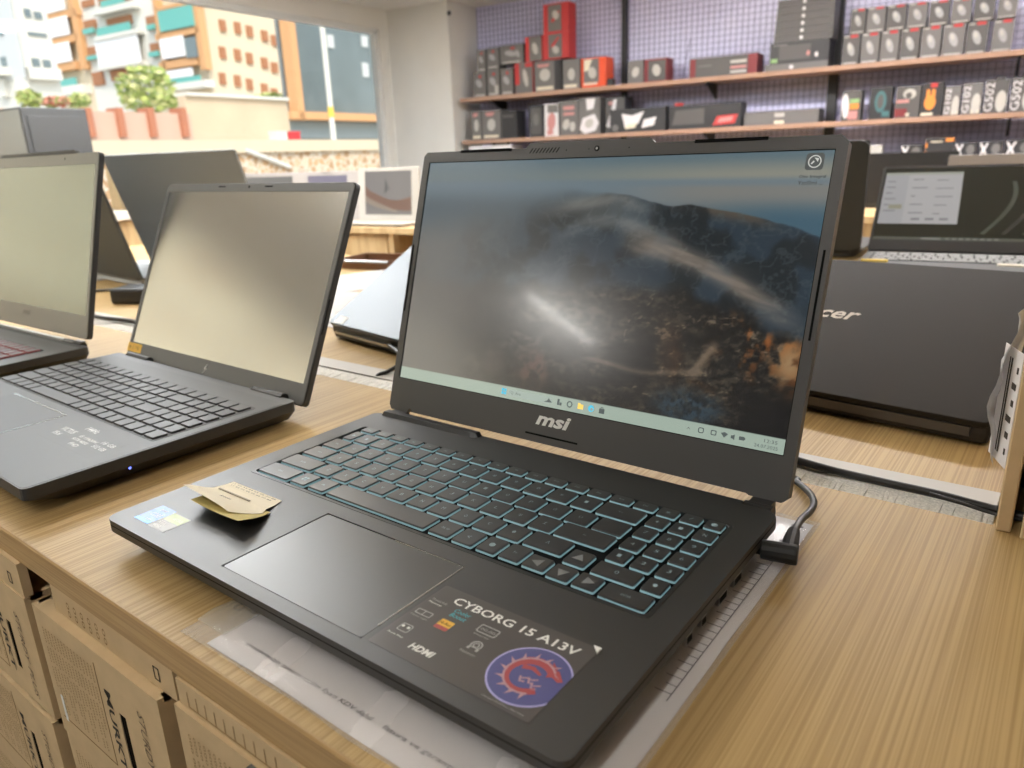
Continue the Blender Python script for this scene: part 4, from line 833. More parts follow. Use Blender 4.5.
shell('wall_column', WALLW, (UW, 3.65, ZF, -2.333, VB_+.012, ZC))
q = MB(ROOM); fm = mat('pale_window_frame', (.66, .67, .66), .4); fr = .03
for (a, b, c_, d) in ((WV0, WV0+fr, WZ0, WT), (WV1-fr, WV1, WZ0, WT), (WV0, WV1, WZ0, WZ0+fr), (WV0, WV1, WT-fr, WT), (-.95, -.90, WZ0, WT)): q.box(UW-.055, a, c_, UW-.012, b, d)
o = q.build('window_1', fm); o['kind'] = 'structure'
GL = bpy.data.materials.new('window_glass'); GL.use_nodes = True; nt = GL.node_tree; nt.nodes.remove(nt.nodes['Principled BSDF']); om = nt.nodes['Material Output']
tr_ = nt.nodes.new('ShaderNodeBsdfTransparent'); tr_.inputs[0].default_value = (.97, .985, .98, 1); gl_ = nt.nodes.new('ShaderNodeBsdfGlossy'); gl_.inputs['Roughness'].default_value = .02
fz = nt.nodes.new('ShaderNodeFresnel'); fz.inputs['IOR'].default_value = 1.2; mxs = nt.nodes.new('ShaderNodeMixShader')
nt.links.new(fz.outputs[0], mxs.inputs[0]); nt.links.new(tr_.outputs[0], mxs.inputs[1]); nt.links.new(gl_.outputs[0], mxs.inputs[2]); nt.links.new(mxs.outputs[0], om.inputs[0])
q = MB(ROOM)
for a, b in ((WV0+.03, -.95), (-.90, WV1-.03)): q.box(UW-.036, a, WZ0+.03, UW-.032, b, WT-.03)
gp = q.build('window_pane', GL, o); gp.location = (0, 0, 0)
# ceiling lamps
LAMP = mat('lamp_diffuser', (.8, .8, .8), .5, emit=(1, .97, .92), es=50)
WALL_FILL = mat('wall_fill_diffuser', (.8, .8, .8), .5, emit=(1, .97, .97), es=95)
PANEL_FILL = mat('panel_fill_diffuser', (.8, .8, .8), .5, emit=(.93, .97, 1), es=16)
def lamp(label, x, y, L=.62, wd=.055, rz=ANG, m=None):
    t = thing('ceiling_lamp', label, 'lamp', (x, y, ZC-.03), rz, 'linear ceiling lamps')
    q = MB(); q.box(-wd/2-.008, -L/2-.01, .012, wd/2+.008, L/2+.01, .030); q.build('lamp_housing', mat('lamp_housing', (.7, .7, .7), .5), t)
    MB().box(-wd/2, -L/2, .004, wd/2, L/2, .0119).build('diffuser', m or LAMP, t)
lamps = [(-1.63, -2.35), (-1.36, 2.12), (.45, -2.6), (1.55, 1.75), (2.2, 2.6), (-2.25, 1.30), (-1.0, .45), (-1.15, -.35), (.36, -.90)]  # first two match reflections; several others added to brighten deck, table and cartons
for x, y in ((-.75, 2.35), (.15, 2.45), (1.5, 2.5)): lamp('added linear ceiling lamp to brighten the mesh wall', x, y, .9, .07, ANG+math.pi/2, WALL_FILL)  # unseen lamps added to brighten the mesh wall
lamp('added wide ceiling panel lamp, fill light near the shop window', -2.0, 1.05, 1.3, .62, ANG, PANEL_FILL)  # unseen panel added for light and sheen on the left side
for i, (x, y) in enumerate(lamps): lamp('linear white ceiling lamp, some seen mirrored, some added as fill light', x, y)
# ================================================================== MESH WALL, SHELVES
panel = MB(ROOM); panel.box(-2.333, VB_, .0, 3.3, VB_+.011, ZC); struct(panel.build('trim_1', mat('lilac_white_backing', (.76, .75, .95), .25)))
GW = mat('dark_grid_wire', (.24, .24, .40), .45)
segs = [(-2.325, -1.345), (-1.315, -.245), (-.205, .80), (.82, 1.75)]
names = ['left end, behind the red boxes', 'middle, behind the long keyboard box', 'right, behind the boxed mice', 'at the right photo edge']
for (a, b), nm in zip(segs, names):
    q = MB(ROOM); P = .0295; r = .0013
    n = int((b-a)/P)
    for i in range(n+1): u = a+(b-a)*i/n; q.box(u-r, VB_-.006, .03, u+r, VB_-.002, ZC-.003)
    k = int((ZC-.04)/P)
    for i in range(k+1): z = .035+i*P; q.box(a, VB_-.0095, z-r, b, VB_-.0060, z+r)
    tag(q.build('grid_panel', GW, loc=room((a+b)/2, VB_-.004, .03)), 'dark wire grid panel on the lilac wall, ' + nm, 'panel', 'wire grid panels')
for u0, u1, lab in ((-1.342, -1.318, 'narrow black upright post left of the long keyboard box'), (-.247, -.203, 'wide black upright post left of the boxed mice')):
    q = MB(ROOM); q.box(u0, VB_-.05, TT+.0, u1, VB_-.011, ZC-.004); q.box(u0-.004, VB_-.052, TT, u1+.004, VB_-.011, TT+.02)
    tag(q.build('wall_post', mat('black_post', (.03, .03, .03), .5), loc=room(u0, VB_-.03, TT)), lab, 'post')
SV0, SV1 = 3.68, 3.885
ZU, ZL = .556, .313
for z, lab in ((ZU, 'long walnut shelf on the mesh wall, upper one with the boxed mice'), (ZL, 'long walnut shelf on the mesh wall, lower one above the gaming laptop')):
    t = thing('wall_shelf', lab, 'shelf', room(0, SV1, z), ANG); X = T(0, -SV1, -z)
    MB(X).box(-2.30, SV0, z-.022, 3.0, SV1, z).build('shelf_board', SHELFW, t, bevel=.002, bseg=1)
    for u in (-2.1, -.80, .52, 1.6): q = MB(X); q.box(u, SV0+.03, z-.034, u+.012, SV1, z-.022); q.box(u, SV1-.012, z-.095, u+.012, SV1, z-.034); q.prism([(SV0+.05, z-.034), (SV1-.012, z-.09), (SV1-.012, z-.034)], u+.003, u+.009, 0, M=Matrix(((0, 0, 1, 0), (1, 0, 0, 0), (0, 1, 0, 0), (0, 0, 0, 1)))); q.build('bracket', PLAST2, t)
t = thing('wall_shelf', 'short pale shelf low on the mesh wall beside the column', 'shelf', room(-2.0, SV1, .225), ANG); MB().box(-.31, -.21, -.018, .25, 0, 0).build('shelf_board', mat('pale_shelf', (.55, .52, .48), .5), t)
t = thing('wall_shelf', 'lowest shelf on the mesh wall behind the silver laptop', 'shelf', room(.55, SV1, .130), ANG); MB().box(-.70, -.25, -.018, .9, 0, 0).build('shelf_board', mat('pale_shelf', (.55, .52, .48), .5), t)
# ---- stock
BG = mat('charcoal_carton', (.095, .092, .090), .5); BG2 = mat('grey_carton', (.155, .15, .147), .5); BK_ = mat('black_carton', (.034, .034, .037), .45); RD = mat('red_carton', (.50, .045, .045), .5); MAR = mat('maroon_carton', (.20, .03, .035), .5); ORR = mat('orange_red_carton', (.72, .09, .03), .5)
GPH = mat('silver_picture', (.36, .36, .37), .4); PKP = mat('pink_picture', (.55, .25, .24), .5); OR = mat('orange_picture', (.75, .27, .05), .5); WHP = mat('white_picture', (.72, .70, .72), .5); TEALP = mat('teal_picture', (.06, .16, .17), .4); CRP = mat('cream_picture', (.72, .66, .52), .5); LIME = mat('green_picture', (.25, .42, .18), .5); GREYW = mat('pale_grey_picture', (.48, .47, .44), .5)
SM = [BG, BG2, BK_, RD, MAR, ORR, GPH, PKP, OR, WHP, TEALP, CRP, LIME, GREYW]
IX = {k: i for i, k in enumerate(('charcoal', 'grey', 'black', 'red', 'maroon', 'orangered', 'silver', 'pink', 'orange', 'white', 'teal', 'cream', 'lime', 'paleg'))}
def stock(name, label, x0, x1, yt, zb, face, side=None, art=(), v=3.72, dep=.10, group=None, yb=None, tilt=0, cat='box', rz=0):
    xm = (x0+x1)/2
    ym = yb if yb else 100
    u0 = at_v(x0, ym, v).dot(UX); u1 = at_v(x1, ym, v).dot(UX); z1 = at_v(xm, yt, v).z
    w = u1-u0; h = z1-zb
    q = MB(); q.box(-w/2+.0008, 0, 0, w/2-.0008, dep, h, IX[side or face]); q.box(-w/2+.002, -.0006, .001, w/2-.002, .0005, h-.001, IX[face])
    F = Matrix(((1, 0, 0, 0), (0, 0, -1, -.0008), (0, 1, 0, 0), (0, 0, 0, 1)))
    for a in art:
        k = a[0]; mi = IX[a[1]]
        if k == 'r': q.box(-w/2+a[2]*w, 0, a[3]*h, -w/2+a[4]*w, .0006, a[5]*h, mi, M=Matrix.Translation((0, -.0015, 0)))
        elif k == 'e': zt_e = .0010 + .00025*art.index(a); q.prism([(p[0]*w, p[1]*h) for p in [(-.5+a[2]+a[4]*math.cos(t)*math.cos(a[6])-a[5]*math.sin(t)*math.sin(a[6]), a[3]+a[4]*math.cos(t)*math.sin(a[6])+a[5]*math.sin(t)*math.cos(a[6])) for t in [2*math.pi*i/14 for i in range(14)]]], 0, zt_e, mi, M=F)
        elif k == 'p': q.prism([(-w/2+px_*w, py_*h) for px_, py_ in a[2]], 0, .0008 + .0002*art.index(a), mi, M=F)
        elif k == 't': q.text(a[2], -w/2+a[3]*w, a[4]*h, a[5]*w, a[6]*h, .0012, mi, M=F)
        elif k == 'tv': # vertical lettering reading upwards
            q.text(a[2], 0, 0, a[6]*h, a[5]*w, .0012, mi, M=F @ T(-w/2+a[3]*w, a[4]*h, 0) @ RZ(math.pi/2))
        elif k == 'tab': q.box(-w/2+a[2]*w, .004, h-.001, -w/2+a[3]*w, .006, h+a[4]*h, mi)
    o = q.build(name, SM); o.location = room((u0+u1)/2, v, zb) + Vector((0, 0, OFF)); o.rotation_euler = (0, 0, ANG+rz)
    tag(o, label, cat, group); return o, z1
def mouse(face='grey'): return [('e', 'silver', .5, .52, .16, .27, .75), ('e', 'paleg', .44, .60, .08, .12, .75), ('r', 'paleg', .08, .92, .35, .97), ('r', 'red', .45, .90, .85, .995), ('r', 'paleg', .12, .04, .88, .09)]
bx = [842, 860.5, 880, 900, 920, 940.5, 963.5, 987, 990, 1010]
ordn = ['first', 'second', 'third', 'fourth', 'fifth', 'sixth', 'seventh', 'eighth']
bot = [(842, 859.5), (860.5, 879), (880, 898.5), (899.5, 919), (920, 940), (941, 963), (964, 986), (990, 1011)]; zt_ = []
for i, (a, b) in enumerate(bot):
    o, z1 = stock('mouse_box', 'grey boxed mouse, %s from left in the lower mouse row on the upper shelf' % ordn[i], a, b, 35-2.15*i, ZU, 'grey' if i % 3 else 'charcoal', 'charcoal', mouse(), group='boxed mice on the upper shelf', dep=.05, yb=50); zt_.append(z1)
zt0 = sum(zt_)/8
for i, (a, b) in enumerate([(850, 865.5), (866.5, 885), (886, 905.5), (906.5, 926), (927.5, 948), (949.5, 970), (971.5, 993), (995, 1015)]):
    stock('mouse_box', 'grey boxed mouse, %s from left in the topmost mouse row on the upper shelf' % ordn[i], a, b, 9-2.1*i, max(zt_)+.001, 'grey' if i % 2 else 'charcoal', 'charcoal', mouse(), group='boxed mice on the upper shelf', dep=.05, yb=25, v=3.722)
# upper shelf, left part
hs = [('e', 'silver', .45, .55, .14, .26, 1.2), ('e', 'red', .55, .82, .10, .06, 0), ('r', 'paleg', .12, .05, .85, .12)]
_, za = stock('headset_box', 'grey boxed headset at the very left end of the upper shelf, beside the column', 474, 487, 72, ZU, 'grey', 'charcoal', hs)
_, zb2 = stock('headset_box', 'grey boxed headset, second from the column on the upper shelf, under the stacked pair', 488, 500.5, 69, ZU, 'grey', 'charcoal', hs + [('r', 'paleg', .6, .1, .85, .4)])
_, zc2 = stock('headset_box', 'grey boxed headset with a black side, third from the column on the upper shelf', 501.5, 514, 68, ZU, 'grey', 'black', hs)
_, zd = stock('red_box', 'grey box with a red left stripe on the upper shelf, right of the headsets', 515.5, 533.5, 62.5, ZU, 'grey', 'red', [('r', 'red', .02, .3, .26, .98), ('r', 'red', .6, .85, .95, .97), ('e', 'paleg', .6, .5, .12, .3, .3)])
_, ze = stock('graphics_box', 'grey box with a black flank on the upper shelf, below the tall red boxes', 535, 561.5, 60.5, ZU, 'grey', 'black', [('e', 'paleg', .4, .55, .2, .2, .6), ('p', 'pink', [(.1, .9), (.6, .9), (.5, .8), (.15, .8)]), ('r', 'cream', .08, .06, .7, .17), ('r', 'black', .76, .02, .995, .98)])
stock('graphics_box', 'grey box with white foot print on the upper shelf, left of the orange-red box', 563, 580.5, 59, ZU, 'grey', 'charcoal', [('e', 'paleg', .5, .5, .2, .2, .6), ('r', 'cream', .08, .06, .8, .17)])
stock('orange_box', 'orange-red box with a pale front picture on the upper shelf', 581.5, 606, 57.5, ZU, 'orangered', 'orangered', [('r', 'grey', .10, .18, .72, .96), ('p', 'cream', [(.12, .95), (.45, .95), (.3, .6), (.12, .55)]), ('e', 'paleg', .45, .5, .16, .2, .4), ('r', 'cream', .1, .10, .65, .17)])
stock('headset_box', 'grey boxed headset stacked on the upper shelf boxes, nearest the white column', 479, 487.5, 49.5, za+.001, 'grey', 'charcoal', hs, dep=.08)
stock('headset_box', 'grey boxed headset, middle one of three stacked on other headset boxes', 488.5, 500.5, 47.5, max(zb2, za)+.001, 'grey', 'charcoal', hs, dep=.08)
stock('headset_box', 'wider grey boxed headset stacked on headset boxes, beside the small red box', 501.5, 525, 44.5, max(zc2, zd)+.001, 'grey', 'black', hs + [('e', 'silver', .75, .5, .08, .2, .2)], dep=.08)
_, zf = stock('red_box', 'small red and grey box stacked beside the tall red pair of boxes', 526.5, 543, 36, max(zd, ze)+.001, 'grey', 'red', [('r', 'red', .02, .02, .25, .98), ('e', 'paleg', .6, .5, .15, .25, .4)], dep=.08)
_, zg = stock('red_box', 'red box with a grey picture, lower one of the tall red pair', 544, 569.5, 32.5, max(zd, ze)+.001, 'red', 'red', [('r', 'grey', .22, .05, .74, .95), ('p', 'red', [(.3, .5), (.6, .85), (.66, .8), (.4, .45)]), ('e', 'paleg', .5, .35, .12, .16, .4)], dep=.09)
stock('red_box', 'red box with a grey picture, topmost of the tall red pair', 543, 568.5, 3, zg+.001, 'red', 'red', [('r', 'grey', .20, .05, .72, .95), ('p', 'red', [(.3, .4), (.6, .75), (.66, .7), (.4, .35)]), ('e', 'paleg', .5, .6, .12, .16, .4)], dep=.09, yb=15)
stock('small_gadget', 'tiny dark gadget lying on the upper shelf right of the orange-red box', 607, 613, 78.5, ZU, 'black', 'black', dep=.03, cat='gadget')
stock('graphics_box', 'grey box right of the narrow post on the upper shelf', 627.5, 643, 60.5, ZU, 'grey', 'grey', [('e', 'paleg', .5, .5, .25, .2, .6)])
stock('graphics_box', 'dark box in a maroon frame right of the narrow post on the upper shelf', 643.8, 666, 58.5, ZU, 'maroon', 'maroon', [('r', 'charcoal', .18, .06, .95, .92), ('e', 'paleg', .55, .5, .18, .25, .2)])
stock('keyboard_box', 'long charcoal keyboard box with a maroon end on the upper shelf', 688, 755, 56, ZU, 'charcoal', 'maroon', [('r', 'maroon', .02, .04, .10, .96), ('r', 'paleg', .62, .60, .85, .74), ('r', 'pink', .62, .34, .85, .46), ('r', 'paleg', .62, .12, .85, .24), ('r', 'maroon', .87, .02, .998, .98), ('r', 'grey', .14, .55, .34, .62)], dep=.12)
_, zs = stock('flat_box', 'flat dark box with a white seal, at the very bottom of the tall stack', 765, 828, 62.5, ZU, 'grey', 'charcoal', [('e', 'white', .43, .45, .035, .3, 0)], dep=.14, yb=65)
_, zs = stock('keyboard_box', 'black box with a keyboard picture in the stack left of the boxed mice', 770, 829, 41, zs+.001, 'black', 'black', [('r', 'charcoal', .16, .15, .70, .85), ('r', 'lime', .03, .05, .14, .25), ('e', 'pink', .66, .4, .03, .12, 0), ('e', 'white', .80, .3, .03, .12, 0), ('r', 'grey', .05, .85, .3, .92)], dep=.14, yb=50)
for k in range(6):
    _, zs = stock('flat_box', 'flat charcoal box, %s of six in the tall stack by the wide post' % ['lowest', 'second from below', 'third from below', 'fourth from below', 'fifth from below', 'topmost'][k], 775+.4*k, 834, 33.5-7.2*k, zs+.001, 'charcoal', 'charcoal', [('e', 'white', .475, .5, .03, .28, 0), ('r', 'grey', .0, .02, 1, .10)], dep=.14, yb=20, group='flat charcoal boxes')
# lower shelf
lbx = [('r', 'cream', .08, .06, .85, .15), ('e', 'paleg', .5, .5, .22, .2, .6), ('p', 'pink', [(.2, .92), (.7, .92), (.6, .8), (.25, .8)])]
stock('graphics_box', 'narrow grey box with a cream strip, nearest the column on the lower shelf', 470, 480.5, 111, ZL, 'grey', 'grey', lbx)
stock('graphics_box', 'wider grey box with a cream strip, second from the column on the lower shelf', 481, 500, 110, ZL, 'grey', 'grey', lbx)
stock('black_box', 'plain black box beside the grey boxes at the left of the lower shelf', 500.5, 516, 110.5, ZL, 'black', 'black', [('r', 'charcoal', .1, .75, .8, .85)])
stock('black_box', 'narrow black upright box standing alone on the lower shelf', 528.5, 543, 105, ZL, 'black', 'black', [('r', 'charcoal', .12, .08, .88, .92), ('e', 'grey', .5, .55, .2, .2, 0)])
stock('white_box', 'white and pink upright box on the lower shelf, right of the narrow black one', 543.8, 558.5, 103.5, ZL, 'white', 'charcoal', [('r', 'grey', .25, .72, .95, .96), ('e', 'pink', .5, .45, .3, .25, .8), ('r', 'pink', .2, .05, .6, .2)])
stock('headset_box', 'taupe box with a pinkish title on the lower shelf', 559.5, 578, 100.5, ZL, 'grey', 'grey', [('r', 'pink', .2, .74, .8, .84), ('r', 'pink', .2, .58, .8, .66), ('e', 'paleg', .35, .32, .2, .14, .4), ('e', 'paleg', .7, .25, .15, .14, .4)])
stock('controller_box', 'box with a large white controller picture on the lower shelf', 578.5, 600, 97.5, ZL, 'grey', 'charcoal', [('p', 'white', [(.05, .15), (.2, .45), (.75, .55), (.95, .3), (.8, .1), (.3, .02)]), ('p', 'white', [(.35, .98), (.8, .98), (.7, .7), (.4, .66)]), ('e', 'paleg', .5, .3, .2, .12, .2)])
stock('headset_box', 'dark box with a white swirl on the lower shelf', 605, 625, 97, ZL, 'charcoal', 'black', v=3.77, art=[('p', 'white', [(.05, .2), (.3, .6), (.45, .95), (.6, .95), (.5, .5), (.3, .15)]), ('r', 'pink', .2, .8, .55, .88), ('e', 'grey', .75, .3, .15, .2, 0)])
stock('keyboard_box', 'black box with white wing pictures on the lower shelf under the narrow post', 610, 666, 108, ZL, 'black', 'black', [('p', 'white', [(.22, .80), (.40, .70), (.62, .85), (.52, .35), (.28, .2)]), ('p', 'cream', [(.30, .30), (.50, .38), (.46, .18), (.28, .14)]), ('p', 'white', [(.62, .50), (.84, .60), (.80, .25), (.58, .15)]), ('e', 'grey', .1, .2, .06, .15, 0)], v=3.695, dep=.06)
stock('keyboard_box', 'long black box with a red maker badge on the lower shelf', 669, 742, 104, ZL, 'black', 'black', [('p', 'red', [(.62, .10), (.68, .48), (.96, .52), (.92, .16)]), ('p', 'pink', [(.68, .2), (.72, .4), (.9, .44), (.88, .26)]), ('p', 'charcoal', [(.05, .2), (.1, .8), (.5, .85), (.5, .2)]), ('tab', 'red', .08, .20, .12)])
stock('flat_box', 'low grey flat box with a white seal on the lower shelf', 745, 820, 110.5, ZL, 'grey', 'charcoal', [('r', 'paleg', .42, .55, .55, .85), ('r', 'cream', .42, .05, .55, .3)], dep=.15)
stock('headset_box', 'box with green, orange and pink stripes at the right part of the lower shelf', 842, 861.5, 90.5, ZL, 'charcoal', 'charcoal', [('e', 'white', .2, .5, .18, .42, .1), ('r', 'lime', .42, .58, .9, .72), ('r', 'orange', .42, .38, .9, .56), ('r', 'pink', .35, .05, .85, .32)])
stock('black_box', 'dark box with a teal glow print on the lower shelf', 869.5, 892, 87, ZL, 'black', 'black', [('e', 'teal', .5, .55, .26, .34, 0), ('r', 'teal', .6, .08, .95, .25), ('e', 'charcoal', .5, .55, .14, .22, 0)])
stock('headset_box', 'dark box with a pale headband picture on the lower shelf', 895.5, 920.5, 86, ZL, 'charcoal', 'black', [('e', 'paleg', .55, .75, .26, .16, 0), ('e', 'charcoal', .52, .70, .13, .10, 0), ('r', 'pink', .05, .48, .55, .58), ('r', 'maroon', .02, .05, .5, .3), ('r', 'cream', .45, .05, .6, .15)])
stock('mouse_box', 'black box with an orange mouse picture and red top on the lower shelf', 921, 943, 82.5, ZL, 'black', 'black', [('e', 'orange', .42, .42, .26, .22, 0), ('r', 'orange', .22, .45, .38, .80), ('r', 'orange', .46, .45, .62, .80), ('r', 'red', .38, .86, .68, .98), ('r', 'cream', .05, .04, .6, .12)])
for i, (a, b, yt, tx, fc_) in enumerate(((944, 960.5, 86, 'G102', 'grey'), (961.5, 982, 83, 'G102', 'grey'), (983, 1008, 79.5, 'G502', 'charcoal'), (1009, 1036, 77, 'G502', 'charcoal'))):
    stock('mouse_box', ['grey mouse box with white upright lettering, next to the orange mouse box', 'grey mouse box with white upright lettering, next to the charcoal mouse box', 'charcoal mouse box with upright G502 lettering, fully in view on the lower shelf', 'charcoal mouse box with upright G502 lettering, cut by the right photo edge'][i], a, b, yt, ZL, fc_, 'charcoal', [('tv', 'white', tx, .40, .06, .34, .86), ('e', 'paleg', .72, .35, .22, .32, 0), ('r', 'charcoal', .70, .45, .74, .66)] + ([('tab', 'black', .4, .8, .08)] if i > 1 else [('r', 'cream', .52, .04, .92, .2)]))
# low shelf
ZR = .130
def xm_(): return [('p', 'white', [(.04, .1), (.12, .1), (.22, .38), (.32, .1), (.40, .1), (.28, .5), (.40, .9), (.32, .9), (.22, .62), (.12, .9), (.04, .9), (.16, .5)]), ('e', 'grey', .7, .55, .18, .3, 0)]
stock('controller', 'pale grey rounded gadget on the lowest shelf, above the dark lids', 862, 882, 145, ZR, 'paleg', 'paleg', v=3.70, dep=.06, yb=150, cat='gadget')
stock('small_box', 'small black box with a white cross print, left one on the lowest shelf', 900, 923, 144.5, ZR, 'black', 'black', xm_(), v=3.70, dep=.08, yb=150)
stock('small_box', 'larger black box with orange corner print on the lowest shelf', 924, 953.5, 137.5, ZR, 'black', 'black', [('r', 'orange', .70, .80, .97, .96), ('r', 'cream', .2, .78, .6, .84), ('r', 'orange', .03, .2, .10, .4), ('r', 'orange', .03, .55, .10, .75)], v=3.70, dep=.08, yb=150)
stock('small_box', 'black box with a white cross print directly right of the orange-cornered box', 954, 977, 142, ZR, 'black', 'black', xm_(), v=3.70, dep=.08, yb=150)
stock('small_box', 'black box with a white cross print, second right of the orange-cornered box', 978, 1003, 141, ZR, 'black', 'black', xm_(), v=3.70, dep=.08, yb=150)
stock('small_box', 'black box with a white cross and an orange patch on the lowest shelf', 1004, 1034, 139.5, ZR, 'black', 'black', xm_() + [('r', 'orange', .75, .2, .98, .6)], v=3.70, dep=.08, yb=150)
o, z1 = stock('flat_box', 'flat white box on the short pale shelf beside the column', 469, 512, 145.5, .225, 'white', 'white', [('r', 'grey', .1, .1, .9, .3)], v=3.70, dep=.12, yb=148)
stock('small_gadget', 'small black gadget lying on the flat white box', 495, 507, 142.5, z1+.0005, 'black', 'black', v=3.71, dep=.04, yb=144, cat='gadget')
hc = MB(); P = [at_v(690, 40, 3.925), at_v(686, 60, 3.92), at_v(682, 80, 3.90), at_v(678, 105, 3.92), at_v(674, 128, 3.93)]
hc.tube(smoothpath(P, 5), .0022, 6); tag(hc.build('hanging_wire', GW, None, smooth=True, loc=P[2]), 'thin dark wire hanging on the mesh wall between the shelves', 'cable')
dc = MB(); P = at_v(449, 13, 3.64); dc.blob(0, 0, 0, .014, .010, .014); o = dc.build('door_sensor', PLAST2, smooth=True); o.location = room(P.dot(UX), 3.641, P.z) + Vector((0, 0, OFF)); tag(o, 'small dark sensor on the white column near the ceiling', 'sensor')
# ================================================================== CARTON AT THE RIGHT EDGE
c_ = thing('cardboard_box', 'cardboard box standing on the oak table with a plastic pouch on its side', 'box', (.60, .40, TT), 0)
X = T(-.60, -.40, .023)
q = MB(X); q.box(.4660, .3355, TT, .4745, .520, .245); q.box(.4745, .415, TT, .4795, .520, .240, 1); q.box(.4795, .3300, TT, .76, .520, .245)  # dark strip set in the recess paints the gap's shade
q.build('carton_body', [CARD, HOLE_SHADE], c_, bevel=.001, bseg=1)
pu = MB(X); vs = []; fs = []; NY, NZ = 8, 14
for k in range(NZ+1):
    for j in range(NY+1):
        z = .012+.098*k/NZ; y = .348+.095*j/NY; lowcut = max(0, .35-k/NZ)*.6
        y = y if j else y; zz = z - (0 if j > 1 else 0)
        vs.append((.4650-.0045-.0028*math.sin(k*1.3+j*.9)*math.sin(j*.7+.4)-.009*math.exp(-((k-NZ*.45)/5)**2)*math.exp(-(j/3)**2), y+.03*lowcut*(1-j/NY), zz))
n_ = len(vs); vs += [(v[0]+.0005, v[1], v[2]) for v in vs]
for k in range(NZ):
    for j in range(NY): a = k*(NY+1)+j; fs += [(a, a+1, a+NY+2, a+NY+1), (n_+a, n_+a+NY+1, n_+a+NY+2, n_+a+1)]
pu.add(vs, fs, 0); FLM = bpy.data.materials.new('crinkled_clear_film'); FLM.use_nodes = True; b = FLM.node_tree.nodes['Principled BSDF']; b.inputs['Base Color'].default_value = (.85, .84, .82, 1); b.inputs['Roughness'].default_value = .25; b.inputs['Alpha'].default_value = .7
pu.build('plastic_pouch', FLM, c_, smooth=True)
lb = MB(X); LBM = T(.4655, .338, 0) @ RZ(math.radians(112))
lb.box(0, -.0004, .018, .030, .0, .092, 0, M=LBM)
for k in range(6): lb.box(.0035, .0001, .026+k*.0105, .0055+.007*((k*7) % 5)/5, .0004, .030+k*.0105, 1, M=LBM)
lb.box(.0145, .0001, .024, .0160, .0004, .086, 1, M=LBM); lb.box(.018, .0001, .024, .0190, .0004, .086, 1, M=LBM)
lb.build('shipping_label', [PAPER, INK], c_)
# ================================================================== OUTSIDE
def ext(name, label, cat, plane, val, sx=1):
    """a plane that stands outside: rectangles on it are given by where they are seen, then built at true size there"""
    f = at_u if plane == 'u' else at_v
    return lambda x, y: f(x, y, val)
BW = mat('cream_render', (.64, .54, .40), .85); BWH = mat('white_render', (.66, .645, .60), .85); BGY = mat('pale_grey_render', (.55, .57, .58), .85); BOR = mat('orange_render', (.60, .33, .16), .85); BBR = mat('brown_shutter', (.36, .16, .08), .8); BTE = mat('teal_balcony', (.14, .42, .38), .6); BCU = mat('white_curtain', (.78, .78, .80), .8); BGL = mat('dark_pane', (.16, .20, .22), .2)
class Face:
    def __init__(s, plane, val, M, parent): s.p = plane; s.val = val; s.f = at_u if plane == 'u' else at_v; s.parent = parent; s.M = M
    def rect(s, name, m, x0, y0, x1, y1, d0, d1, multi=None):
        q = MB(s.M)
        for (a, b, c_, d) in (multi or [(x0, y0, x1, y1)]):
            P = s.f((a+c_)/2, b, s.val); Q = s.f((a+c_)/2, d, s.val); L = s.f(a, (b+d)/2, s.val); R_ = s.f(c_, (b+d)/2, s.val)
            if s.p == 'v': q.box(L.dot(UX), s.val-d1, Q.z, R_.dot(UX), s.val-d0, P.z)
            else: q.box(s.val+d0, min(L.dot(VX), R_.dot(VX)), Q.z, s.val+d1, max(L.dot(VX), R_.dot(VX)), P.z)
        return q.build(name, m, s.parent)
def building(label, u, v, name='apartment_building'):
    t = thing(name, label, 'building', room(u, v, -.923), ANG); return t, T(-u, -v, .923)
# main block: corner seen at x = 207
cc = ray(207, 60); k = 78/ (cc.length/1.0); CN = CP + cc*(78/ (ray(512, 384).length)); cu, cvv, cz = uvz(CN)
bA, MA = building('cream apartment block with orange balcony towers opposite the shop window', cu, cvv)
FA = Face('v', cvv, MA, bA); FS = Face('u', cu, MA, bA)
zt_b = at_v(130, -40, cvv).z; z0b = at_v(130, 112, cvv).z
uL = at_v(48, 60, cvv).dot(UX); vR = at_u(283, 60, cu).dot(VX)
MB(MA).box(uL, cvv, z0b-6, cu, vR, zt_b).build('wall_block', BW, bA)
FA.rect('facade_panel', BWH, 86, -30, 160, 112, 0, .12)
for (a, b) in ((46, 84), (161, 206)):
    FA.rect('balcony_tower', BOR, 0, 0, 0, 0, 0, .8, multi=[(a+1, -25, a+4.5, 71), (b-5.5, -25, b, 71), (a, 13, b, 20) if a < 100 else (a, 4, b, 8), (a, 38, b, 45) if a < 100 else (a, 31, b, 37.5), (a+4, 64, b-2, 72) if a < 100 else (a+4, 60, b-2, 68)])
for r in ((50, 19, 76, 38, BCU), (51, 44.5, 78, 64, BCU), (47, 19.5, 56, 38, BTE), (50, -2, 72, 13, BCU), (166, 9, 201, 30, BTE), (168, 38, 192, 58.5, BCU), (193, 38, 204, 58.5, BGL), (54, 80, 84, 88, BTE), (172, 78, 208, 84, BTE), (174, 70, 200, 78, BCU)): FA.rect('balcony_screen', r[4], *r[:4], .82, .95)
for r in ((52, 87, 92, 96), (171, 83, 215, 90), (100, 7, 142, 13), (103, 34, 147, 38), (106, 64, 148, 68)): FA.rect('balcony_slab', BWH, *r, 0, 1.15)
for r in ((104, 26, 138, 34, BTE), (104, 38, 147, 66, BCU), (108, 0, 132, 6, BTE)): FA.rect('balcony_screen', r[4], *r[:4], .82, .95)
